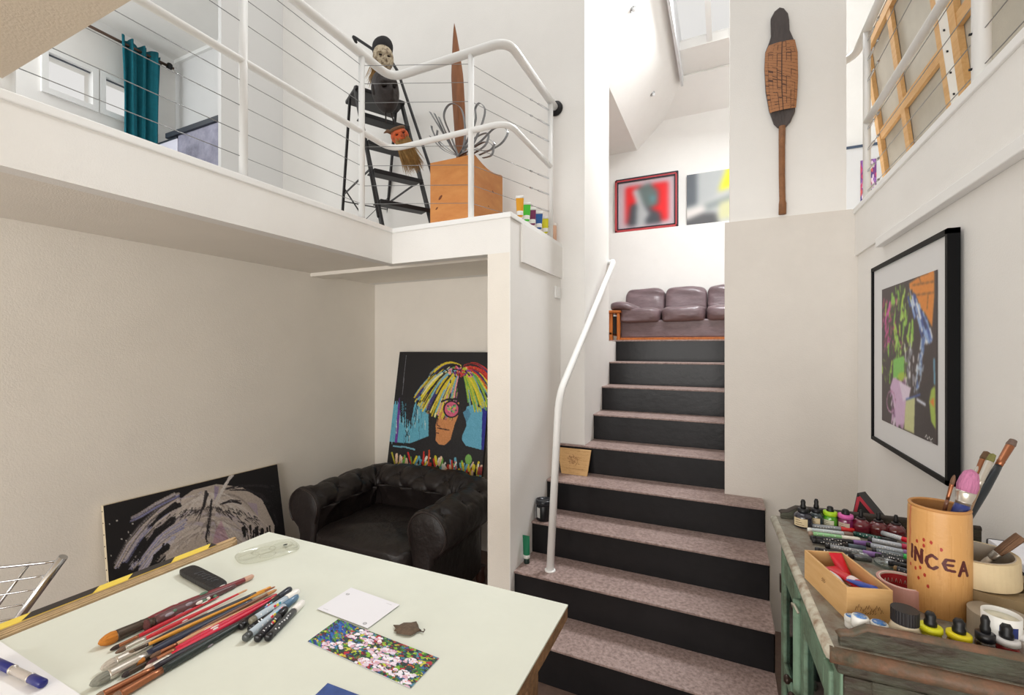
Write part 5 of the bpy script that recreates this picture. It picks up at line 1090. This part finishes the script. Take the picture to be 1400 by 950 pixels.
# ================================================================== ON THE CABINET
def onk(px, py, h): q = at(px, py, Z=ZK+h); return Vector((q.x, q.y, ZK))
cp = lambda px, py, h=0: at(px, py, Z=ZK+h)
def ink(px, py, lab, body, collar, r=.018, hb=.035, hc=.010, bulb=True, labelc=None, glass=True, shoulder=True, pos=None, dome=False, bulbh=.022, coll_r=None, group='ink bottles on the cabinet'):
    p = pos or cp(px, py); t = thing('ink_bottle', lab, 'ink bottle', p, None, group); M = Matrix.Translation(p); cr = coll_r or r*.62
    bm = mat('ink_%d_%d_%d' % body, body, .12, spec=.7, coat=.5)
    pf = [(r*.92, 0), (r, .003), (r, hb*.72), (r*.9, hb*.86), (cr*.9, hb)] if not dome else [(r*.9, 0), (r*1.0, .004), (r*1.04, hb*.55), (r*.95, hb*.74), (r*.7, hb*.9), (cr*.9, hb)]
    part('bottle', MB().lathe(pf, 22, M), bm, t)
    part('collar', MB().lathe([(cr, hb*.97), (cr*1.06, hb), (cr*1.04, hb+hc-.001), (cr*.8, hb+hc)], 22, M), mat('collar_%d_%d_%d' % collar, collar, .35), t)
    if bulb: part('dropper_bulb', MB().lathe([(cr*.55, hb+hc-.001), (cr*.58, hb+hc+bulbh*.25), (cr*.45, hb+hc+bulbh*.45), (cr*.50, hb+hc+bulbh*.75), (cr*.3, hb+hc+bulbh)], 16, M), PLASTIC_K, t)
    if labelc:
        lb = part('label', MB().grid(lambda u, v: M @ Vector(((r+.0006)*math.cos(-2.75+1.5*u), (r+.0006)*math.sin(-2.75+1.5*u), hb*(.12+.55*v))), 10, 2), mat('label_%d_%d_%d' % labelc, labelc, .7), t)
        for k in range(3): part('label_line', MB().grid(lambda u, v: M @ Vector(((r+.001)*math.cos(-2.5+(.9-.2*k)*u), (r+.001)*math.sin(-2.5+(.9-.2*k)*u), hb*(.22+.15*k+.035*v))), 8, 1), mat('label_print', (90, 74, 60), .7), lb)
    return t
CR = (214, 196, 160)
ink(1098, 719, 'dark ink bottle with cream label and tall dropper at the far left corner', (34, 32, 46), K, .0235, .040, .010, labelc=CR, bulbh=.024, coll_r=.0125)
ink(1116, 718, 'dark teal ink bottle with cream label, second from the far left corner', (40, 54, 58), K, .0185, .038, .010, labelc=CR, bulbh=.026, coll_r=.0115)
ink(1135, 720, 'green ink bottle with lime collar in the back row', (80, 160, 30), (170, 214, 40), .0175, .034, .010, labelc=(206, 206, 180), bulbh=.013, coll_r=.016)
ink(1156, 724, 'magenta ink bottle with pink collar in the back row', (124, 30, 86), (214, 96, 170), .0180, .034, .009, labelc=(206, 186, 170), bulbh=.013, coll_r=.017)
for px, py, lab in ((1177, 727, 'dark crimson domed ink bottle, nearest the pink collared one'), (1201, 731, 'dark crimson domed ink bottle in the middle of the three red ones'), (1225, 735, 'dark crimson domed ink bottle nearest the bamboo pot')):
    ink(px, py, lab, (104, 24, 40) if px < 1190 else (92, 26, 30), (40, 26, 28), .0215, .036, .004, dome=True, bulbh=.020, coll_r=.010)
# paint markers on the cabinet
GR = (150, 154, 160); DK = (34, 34, 40)
for a, b, h, body, cap, endc, txt, lab, capf in [
    ((1103, 718), (1168, 725), .006, GR, (210, 40, 40), (214, 40, 50), 8, 'grey marker with red ends lying farthest back', .28),
    ((1104, 724), (1166, 731), .006, (196, 206, 210), (130, 110, 100), (226, 226, 220), 8, 'pale marker with brown cap second from the back', .2),
    ((1105, 729), (1176, 738), .006, (150, 206, 150), (232, 228, 214), (150, 126, 110), 4, 'mint and white marker with pale cap', .35),
    ((1108, 735), (1192, 744), .006, DK, (130, 96, 160), K, 10, 'black marker with violet cap in the left group', .30),
    ((1110, 739), (1184, 750), .008, K, (70, 84, 96), K, 10, 'black marker with slate cap in the left group', .32),
    ((1128, 746), (1206, 760), .007, GR, (140, 104, 170), K, 10, 'grey printed marker with lilac cap', .33),
    ((1114, 751), (1192, 765), .006, DK, (90, 94, 100), K, 8, 'black marker nearest the wooden tray box', .3),
    ((1168, 722), (1252, 734), .006, (60, 62, 70), (66, 66, 76), K, 3, 'long slate marker in front of the red ink bottles', .4),
    ((1166, 729), (1226, 741), .006, (40, 84, 76), K, (30, 70, 62), 6, 'dark green printed marker in the middle', .35),
    ((1205, 728), (1258, 744), .014, (200, 206, 212), (206, 24, 44), GR, 9, 'silver marker with bright red cap on top of the pile', .45),
    ((1186, 737), (1256, 751), .008, (190, 196, 206), (190, 40, 80), DK, 9, 'silver marker with crimson cap', .32),
    ((1184, 744), (1256, 759), .012, (176, 184, 196), (140, 90, 150), K, 9, 'silver marker with purple cap', .28),
    ((1192, 752), (1258, 765), .008, (120, 130, 136), (60, 190, 90), K, 9, 'grey marker with bright green cap', .34),
    ((1196, 759), (1262, 773), .007, DK, K, K, 10, 'black marker with large white print', .2),
    ((1214, 769), (1268, 780), .007, K, (50, 50, 58), K, 0, 'plain black marker near the bamboo pot', .3),
    ((1222, 776), (1270, 790), .007, (60, 62, 70), K, (150, 120, 80), 3, 'dark marker beside the pink tape roll', .3)]:
    marker(cp(*a, h), cp(*b, h), .0062, body, cap, lab, 'marker pens on the cabinet', endc, None, capf, txt)
marker(cp(1121, 771, .004), cp(1140, 776, .004), .004, (196, 150, 60), (196, 150, 60), 'short ochre pencil stub poking from behind the wooden tray box', 'pencil', name='pencil_stub')
# glass rings / dishes
for px, py, r, lab in ((1212, 774, .024, 'small clear glass dish in front of the markers'), (1176, 764, .018, 'tiny clear dish behind the wooden tray box')):
    p = cp(px, py); t = thing('glass_dish', lab, 'dish', p, None, 'clear dishes on the cabinet')
    part('bowl', MB().lathe([(r*.7, 0), (r*.95, .004), (r, .010), (r*.97, .0105), (r*.9, .005), (r*.66, .0015)], 30, Matrix.Translation(p), close=False), clearmat('dish_glass', (226, 236, 236), .22, .06), t)
# small wooden tray box with tubes
B1 = Vector((.203, 1.006, ZK)); lw_, ln, hh = .076, .155, .061; WM = Matrix.Translation(B1) @ zrot(math.radians(17))
WM = WM @ Matrix.Translation((0, 0, 0)); th = .004
t = thing('wooden_tray_box', 'small open wooden box of paint tubes with faint stamped writing', 'box', B1+Vector((.03, .07, 0)))
PW = mat('pale_box_wood', (218, 178, 124), .6, col2=(208, 164, 108), vscale=14, stretch=(1, 1, 5))
sh = Matrix.Shear('XZ', 4, (0, 0)) if False else Matrix()
wb = lambda a, b: (lambda s_: MB().add(s_.v, s_.f, False, WM))(MB().box(a, b))
part('near_wall', wb((0, 0, 0), (lw_, th, hh)), PW, t, bevel=.0006); part('far_wall', wb((0, ln-th, 0), (lw_, ln, hh)), PW, t, bevel=.0006)
part('side_wall', wb((0, th, 0), (th, ln-th, hh)), PW, t, bevel=.0006); part('side_wall', wb((lw_-th, th, 0), (lw_, ln-th, hh)), PW, t, bevel=.0006)
part('floor_board', wb((th, th, 0), (lw_-th, ln-th, .003)), PW, t)
INK = mat('faded_stamp', (120, 84, 50), .7)
for k in range(11):
    x = .014+.0042*k; z = .024+.004*math.sin(k*1.7); part('stamp_mark', _mb(WM, MB().tube([(x, -.0003, z-.003), (x+.002, -.0003, z+.004), (x+.004, -.0003, z-.002)], .0004, 4)), INK, t)
for k in range(5): part('stamp_mark', _mb(WM, MB().tube([(.03+.004*k, -.0003, .015), (.033+.004*k, -.0003, .018)], .0004, 4)), INK, t)
for k in range(6): part('stamp_mark', _mb(WM, MB().tube([(-.0003, .085-.004*(k % 3), .03+.004*(k//3)), (-.0003, .08-.004*(k % 3), .034+.004*(k//3))], .0005, 4)), INK, t)
def small_tube(a, b, r, col, lab, capc=(232, 232, 228), stripe=None):
    a = WM @ Vector(a); b = WM @ Vector(b); q = qdir(a, b); L = (b-a).length; t = thing('paint_tube', lab, 'paint tube', a, q, 'paint tubes in the wooden box'); I = Matrix()
    part('cap', cyl([(r*.5, 0), (r*.62, .001), (r*.66, .010), (r*.5, .011)], I, 14), mat('plastic_%d_%d_%d' % capc, capc, .3), t, world=False)
    part('body', MB().grid(lambda u, v: Vector((r*math.cos(2*PI*u)*(1+.2*v)*(.6+.4*min(1, v/.08)), r*math.sin(2*PI*u)*(1-.93*v)*(.6+.4*min(1, v/.08)), .011+(L-.011)*v)), 18, 10), mat('plastic_%d_%d_%d' % col, col, .28), t, world=False)
    if stripe: part('label_band', cyl([(r*1.01, L*.35), (r*1.04, L*.37), (r*1.0, L*.48), (r*.96, L*.5)], I, 18, .8), mat('plastic_%d_%d_%d' % stripe, stripe), t, world=False)
small_tube((.058, .03, .038), (.032, .115, .046), .011, (206, 20, 40), 'red paint tube lying across the wooden box', stripe=(236, 220, 220))
small_tube((.064, .022, .040), (.046, .10, .036), .010, (220, 30, 44), 'second red paint tube in the wooden box beside the blue one')
small_tube((.067, .008, .048), (.040, .066, .046), .009, (40, 70, 170), 'blue paint tube at the near end of the wooden box')
small_tube((.012, .02, .030), (.022, .10, .044), .011, (232, 230, 232), 'white paint tube along the left side of the wooden box')
small_tube((.034, .014, .030), (.018, .09, .034), .010, (226, 226, 232), 'white paint tube in the middle of the wooden box')
small_tube((.058, .10, .02), (.056, .145, .062), .011, (206, 20, 40), 'upright red paint tube at the far end of the wooden box')
# pink tape roll
def roll(c_, r0, r1, h, name, lab, cat, m, mi=None, tilt=None, **k):
    M = Matrix.Translation(c_) @ (tilt or Matrix()); t = thing(name, lab, cat, c_); n = 44
    part('tape_winding', MB().lathe([(r1, .0), (r1, h), (r0+.0018, h), (r0+.0018, 0)], n, M, smooth=False, close=True), m, t)
    part('core', MB().lathe([(r0+.0018, -.0004), (r0+.0018, h+.0006), (r0, h+.0006), (r0, -.0004)], n, M, smooth=False, close=True), mi or m, t)
    return t, M
t, M = roll(Vector((.322, 1.142, ZK)), .036, .042, .036, 'tape_roll', 'pink tape roll with red and blue core print beside the wooden box', 'tape', mat('pink_tape', (206, 156, 148), .5), mat('white_core', (230, 214, 206), .6))
for a0, a1, col in ((.1, .9, (36, 110, 150)), (.9, 2.6, (176, 40, 50))):
    part('core_label', MB().grid(lambda u, v: M @ Vector((.0357*math.cos(a0+(a1-a0)*u), .0357*math.sin(a0+(a1-a0)*u), .006+.027*v)), 16, 1), mat('plastic_%d_%d_%d' % col, col), t)
for k in range(6):
    a = 1.15+.2*k; part('core_lettering', MB().tube([M @ Vector((.0353*math.cos(a+da), .0353*math.sin(a+da), z)) for da, z in ((0, .016), (.05, .024), (.1, .016))], .0005, 4), mat('white_plastic', (232, 232, 228)), t)
# bamboo pot with lettering
CC = Vector((.372, 1.128, ZK)); RC, HC_ = .0455, .198
t = thing('bamboo_pot', 'bamboo pot with burnt lettering and red dots holding paintbrushes', 'pot', CC)
P = Paint(420, 320, (206, 156, 96)); P.k = 1
for i in range(500): x = random.random(); y = random.random(); P.stroke([(x, y), (x, min(1, y+random.uniform(.05, .3)))], random.uniform(1, 4), random.choice([(200, 150, 90), (212, 164, 104), (192, 140, 80), (208, 158, 98)]), al=.5, jit=3)
def wrapx(px): return px
# text faces the camera: u in 0..1 runs around; centre of view at u=.5
def glyph(lines, x0, z0, w, h, col, th):
    for L in lines: P.stroke([(x0+a*w, z0+(1-b)*h) for a, b in L], th, col, jit=5)
LT = {'N': [[(0, 0), (.05, 1)], [(.05, 1), (.8, .0)], [(.8, 0), (.85, 1)]], 'C': [[(.9, .82), (.55, 1), (.15, .75), (.05, .4), (.3, .05), (.65, 0), (.95, .2)]],
      'E': [[(.9, .95), (.3, .95), (.08, .55), (.3, .08), (.95, .02)], [(.12, .52), (.8, .52)]], 'A': [[(0, 0), (.45, 1)], [(.45, 1), (.95, 0)], [(.2, .38), (.75, .38)]], 'I': [[(.4, 0), (.45, 1)]]}
BI = (84, 34, 34)
ym = .40
for ch_, x0, dz, ww, hh_ in (('I', .335, -.01, .03, .12), ('N', .372, .0, .050, .125), ('C', .435, .020, .058, .125), ('E', .515, .028, .060, .105), ('A', .598, .040, .055, .125)):
    glyph(LT[ch_], x0, ym+dz, ww, hh_, BI, 8)
for x, y in ((.385,.335),(.425,.30),(.462,.305),(.425,.355),(.51,.35),(.335,.585),(.375,.60),(.405,.575),(.395,.68),(.43,.63),(.447,.725)): P.ell((x, y), .0075, .018, (166, 44, 34))
for y in np.linspace(0, .38, 30): P.stroke([(.325+.006*math.sin(y*30), y), (.327, y+.02)], 7, (186, 92, 60), al=.35)
vd = math.atan2((CAM-CC).y, (CAM-CC).x)
def potf(u, v):
    a = vd-PI+2*PI*u; z = HC_*(1-v)
    r = RC*(.985+.03*math.sin(PI*v)**.5) if v > .0 else RC*.97
    if v < .04: r *= .965+.035*(v/.04)
    slope = .006*math.cos(a-vd+PI)*0
    return CC+Vector((r*math.cos(a), r*math.sin(a), z))
o = painted('pot_body', P, potf, t, vcmat('painted_bamboo', .42, .12), smooth=True)
part('pot_inside', MB().lathe([(RC*.93, HC_), (RC*.86, HC_-.003), (RC*.84, .012), (0.001, .010)], 48, Matrix.Translation(CC), caps=False), mat('bamboo_inside', (150, 104, 56), .7), t)
part('pot_base', MB().lathe([(RC*.5, 0), (RC*.985, 0), (RC*.985, .004), (RC*.5, .004)], 40, Matrix.Translation(CC)), mat('bamboo_inside', (150, 104, 56)), t)
part('pot_rim', MB().tube([CC+Vector((RC*.935*math.cos(a), RC*.935*math.sin(a), HC_-.001)) for a in [2*PI*i/48 for i in range(48)]], .0030, 8, closed=True), mat('bamboo_rim', (186, 134, 78), .5), t)
def inpot(px, py, D, ox, oy, lab, hc, tc_, r, bl_, fl_, fer, flat=1.0, rb=None, rtip=.4, hm=None, zb=.018):
    brush(at(px, py, D=D), CC+Vector((ox, oy, zb)), lab, hc, tc_, r, bl_, fl_, fer, rb=rb, group='paintbrushes in the bamboo pot', flat=flat, rtip=rtip, hm=hm)
inpot(1305, 649, .845, -.020, .02, 'thin brown brush at the left of the bamboo pot', (110, 70, 50), (120, 90, 70), .0032, .02, .03, COP)
inpot(1329, 642, .84, -.012, -.022, 'fat pink bristled brush with blue handle in the bamboo pot', (34, 50, 120), (206, 130, 170), .0125, .045, .022, SIL, rb=.0145, rtip=.5)
inpot(1358, 620, .90, -.02, .0, 'brush with green stained flat tip in the bamboo pot', (150, 120, 90), (126, 124, 70), .0062, .02, .055, SIL, .6, rtip=.62)
inpot(1350, 617, .93, -.01, .02, 'brown tipped brush behind the green stained one', (120, 80, 56), (110, 84, 60), .0065, .022, .05, COP, rtip=.6)
inpot(1337, 637, .91, -.025, .01, 'slim white tipped brush between the pink and green ones', (170, 140, 110), (206, 200, 190), .0024, .014, .02, SIL)
inpot(1386, 601, .93, -.03, -.01, 'long black handled brush leaning farthest right out of the pot', (26, 34, 40), (120, 100, 90), .0068, .018, .05, COP, rtip=.62)
# masking tape rolls stacked by the wall
SC_ = Vector((.462, 1.170, ZK)); BG = mat('masking_tape', (214, 194, 156), .6, var=.08, vscale=40); KF = mat('brown_kraft', (142, 122, 90), .55, var=.1, vscale=30)
t, M = roll(SC_, .05, .080, .056, 'tape_roll', 'wide brown packing tape roll under the masking tape', 'tape', KF, KF)
tl = Matrix.Rotation(-.06, 4, 'Y') @ Matrix.Rotation(.03, 4, 'X')
t, M = roll(SC_+Vector((-.022, -.012, .060)), .049, .0565, .050, 'tape_roll', 'cream masking tape roll stacked on the brown tape with a brush inside', 'tape', BG, mat('tape_core_grey', (180, 170, 156), .7), tl)
# flat brush in the masking roll
p1 = SC_+Vector((-.03, .0, .062)); p0 = at(1396, 733, D=.84)
q = qdir(p0, p1); L = (p1-p0).length; t = thing('flat_brush', 'short flat brown bristled brush standing in the masking tape roll', 'paintbrush', p0, q)
part('bristles', cyl([(.013, 0), (.0142, .003), (.0138, .03), (.0115, .050)], Matrix(), 20, .5), mat('bristle_brown', (132, 98, 72), .8, var=.4, vscale=300, stretch=(1, 1, .05), bump=.6, bscale=300), t, world=False)
part('ferrule', cyl([(.0115, .049), (.0118, .051), (.0105, .064), (.008, .066)], Matrix(), 20, .5), mat('dull_tin', (176, 170, 160), .4, .7), t, world=False)
part('handle', cyl([(.007, .065), (.008, .072), (.005, max(.078, L-.004)), (.003, max(.082, L))], Matrix(), 16, .6), mat('pale_handle', (216, 206, 190), .4), t, world=False)
# grey roll and white can in front
t, M = roll(Vector((.430, 1.062, ZK)), .022, .040, .040, 'tape_roll', 'grey fabric tape roll lying half behind the bamboo pot', 'tape', mat('grey_tape', (168, 158, 142), .6), mat('grey_tape', (168, 158, 142)))
cn = at(1369, 843, Z=ZK+.060); cn = Vector((cn.x, cn.y, ZK))
t = thing('white_can', 'small open white container with dark blue patch beside the tape rolls', 'can', cn)
part('shell', MB().lathe([(.0215, 0), (.0225, .002), (.0240, .066), (.0225, .066), (.0215, .004), (.001, .003)], 34, Matrix.Translation(cn), caps=False), mat('white_plastic', (232, 232, 228)), t)
part('blue_patch', MB().grid(lambda u, v: cn+Vector(((.0236+.0009*v)*math.cos(-2.05+.95*u), (.0236+.0009*v)*math.sin(-2.05+.95*u), .025+.03*v)), 12, 1), mat('navy_label', (44, 56, 110), .5), t)
part('lid_film', MB().lathe([(.0225, .058), (.0225, .0585), (.001, .0585), (.001, .058)][::-1], 30, Matrix.Translation(cn)), mat('cream_fill', (222, 218, 196), .5), t)
# front row by the near gallery
def jar(pos, r, h, lab, top, extra=None):
    t = thing('paint_jar', lab, 'jar', pos, None, 'small jars by the cabinet edge'); M = Matrix.Translation(pos)
    part('body', MB().lathe([(r*.9, 0), (r*.95, .002), (r*.95, h*.6)], 22, M), mat('white_plastic', (232, 232, 228)), t)
    part('lid', MB().lathe([(r, h*.55), (r*1.02, h*.6), (r*1.0, h*.96), (r*.9, h)], 26, M), mat('white_plastic', (232, 232, 228)), t)
    part('lid_sticker', MB().lathe([(.0005, h+.0004), (r*.78, h+.0004), (r*.78, h+.0009), (.0005, h+.0009)][::-1], 24, M), mat('blue_sticker', (60, 120, 190), .4, col2=(206, 214, 210), vscale=90, mixr=(.42, .52)), t)
jar(onk(1176, 842, 0.041), .0125, .041, 'small white jar with blue patterned lid nearest the cabinet corner', 0)
jar(onk(1202, 851, 0.037), .0125, .037, 'small white jar with blue sticker beside the black capped bottle', 0)
jar(onk(1164, 842, 0.02), .0105, .020, 'tiny white and blue jar half hidden at the gallery scroll', 0)
p = onk(1237, 832, .066); t = thing('ink_bottle', 'glass bottle with large ribbed black screw cap by the near edge', 'ink bottle', p, None, 'ink bottles on the cabinet'); M = Matrix.Translation(p)
part('bottle', MB().lathe([(.0185, 0), (.021, .003), (.021, .032), (.018, .040), (.0165, .046)], 26, M), mat('cream_glass', (206, 194, 170), .2), t)
cap = MB(); nn_ = 60
for (r, z) in ((1.0, .044), (1.0, .066)): 
    for k in range(nn_): a = 2*PI*k/nn_; rr_ = .0182+(.0006 if k % 2 else 0); cap.v.append(p+Vector((rr_*math.cos(a), rr_*math.sin(a), z)))
for k in range(nn_): cap.f.append([k, (k+1) % nn_, nn_+(k+1) % nn_, nn_+k]); cap.sm.append(False)
cap.f.append(list(range(nn_, 2*nn_))); cap.sm.append(False); cap.f.append(list(range(nn_))[::-1]); cap.sm.append(False)
part('screw_cap', cap, mat('black_cap', (34, 32, 34), .4), t)
YL = (222, 222, 40)
ink(0, 0, 'yellow collared ink bottle standing left of the other yellow one', (206, 200, 60), YL, .0155, .034, .008, pos=onk(1272, 857, 0.039), coll_r=.0150, bulbh=.022)
ink(0, 0, 'golden yellow collared ink bottle at the foot of the bamboo pot', (190, 150, 40), (226, 210, 30), .0155, .033, .008, pos=onk(1311, 867, 0.038), coll_r=.0150, bulbh=.022)
ink(0, 0, 'black dropper ink bottle right of the yellow ones', (40, 30, 32), K, .0135, .035, .012, pos=onk(1347, 868, 0.042), coll_r=.0115, bulbh=.026)
ink(0, 0, 'ink bottle with white collar and black bulb at the photo edge', (150, 40, 40), (222, 222, 222), .0155, .031, .008, pos=onk(1376, 874, 0.036), coll_r=.0150, bulbh=.022)
ink(0, 0, 'white capped bottle at the extreme right edge', (210, 206, 200), (226, 224, 222), .0145, .036, .008, bulb=False, pos=onk(1401, 869, 0.04), coll_r=.0135)
# black box with red border behind the gallery
q = [at(x, y, D=1.29) for x, y in ((1172, 673.5), (1163, 716), (1205, 722))]
q[1].z = q[2].z = ZK; A3 = [q[0], q[1], q[2]]
A3[2] = Vector((q[2].x, q[2].y, ZK)); off = FW*.05+RT*.062+UP*(-.012)
t = thing('black_box', 'small black box with red border tilted up behind the ink bottles', 'box', (q[1]+q[2])/2)
part('shell', MB().slab(A3, off), mat('dark_grey_card', (52, 52, 54), .6), t, bevel=.001)
nv = (A3[1]-A3[0]).cross(A3[2]-A3[0]).normalized(); nv = nv if nv.dot(CAM-A3[0]) > 0 else -nv
cg = (A3[0]+A3[1]+A3[2])/3
for i in range(3):
    a, b = A3[i].lerp(cg, .22), A3[(i+1) % 3].lerp(cg, .22); part('red_border', MB().bar(a+nv*.0008, b+nv*.0008, .0085, .001, nv), mat('red_edge', (206, 70, 86), .5), t)
# dark pencil case by the wall
p = at(1335, 742, D=1.0)
t = thing('black_case', 'dark flat case against the right wall behind the tape rolls', 'case', Vector((.60, 1.30, ZK)))
s_ = MB().box((.55, 1.22, ZK), (.612, 1.42, ZK+.058)); part('shell', s_, mat('dark_grey_card', (52, 52, 54)), t, bevel=.006)
part('paper_strip', MB().box((.548, 1.235, ZK+.045), (.608, 1.40, ZK+.0605)), mat('white_card', (232, 232, 238)), t)
# ================================================================== LIGHT
def area(name, loc, aim, sx, sy, e, col=(1, 1, 1)):
    l = bpy.data.lights.new(name, 'AREA'); l.shape = 'RECTANGLE'; l.size = sx; l.size_y = sy; l.energy = e; l.color = col
    o = bpy.data.objects.new(name, l); COL.objects.link(o); o.location = loc; o.rotation_euler = (Vector(aim)-Vector(loc)).to_track_quat('-Z', 'Y').to_euler()
area('skylight_daylight', (.1, 4.75, 5.42), (-.3, 3.4, 1.5), .75, .8, 200, (.95, .975, 1))
area('added_overhead_fill', (-.6, 1.6, 6.9), (-.7, 1.5, 0), 2.6, 2.0, 40, (1, .98, .95))  # added fill lamp over the void, no actual roof opening modelled
area('added_landing_fill', (1.9, 5.6, 4.2), (-1, 5.6, 2.6), 1.6, 1.2, 17, (.95, .975, 1))  # added fill lamp that brightens the landing room, no opening there
area('added_rear_fill', (-.9, -2.9, 1.35), (-1.2, 3, 1.2), 3.4, 1.7, 122, (1, .982, .955))  # added fill lamp behind the viewer to lift the alcove; its window is invented
area('window_daylight', (-5.3, 1.0, 4.3), (-4, 2.6, 3.6), .9, .6, 22, (.93, .97, 1))
W = bpy.data.worlds.new('World'); SC.world = W; W.use_nodes = True
bg = W.node_tree.nodes['Background']; bg.inputs[0].default_value = (1, .982, .955, 1); bg.inputs[1].default_value = .8
cam = bpy.data.cameras.new('Camera'); cam.sensor_width = 36; cam.sensor_fit = 'HORIZONTAL'; cam.lens = FPX/1400*36; cam.clip_start = .02
co = bpy.data.objects.new('Camera', cam); COL.objects.link(co); co.location = CAM; co.rotation_euler = (PI/2, 0, TH); SC.camera = co
SC.view_settings.view_transform = 'Standard'; SC.view_settings.look = 'None'; SC.view_settings.exposure = 0.0; SC.view_settings.gamma = 1.0
SC.view_settings.use_curve_mapping = False
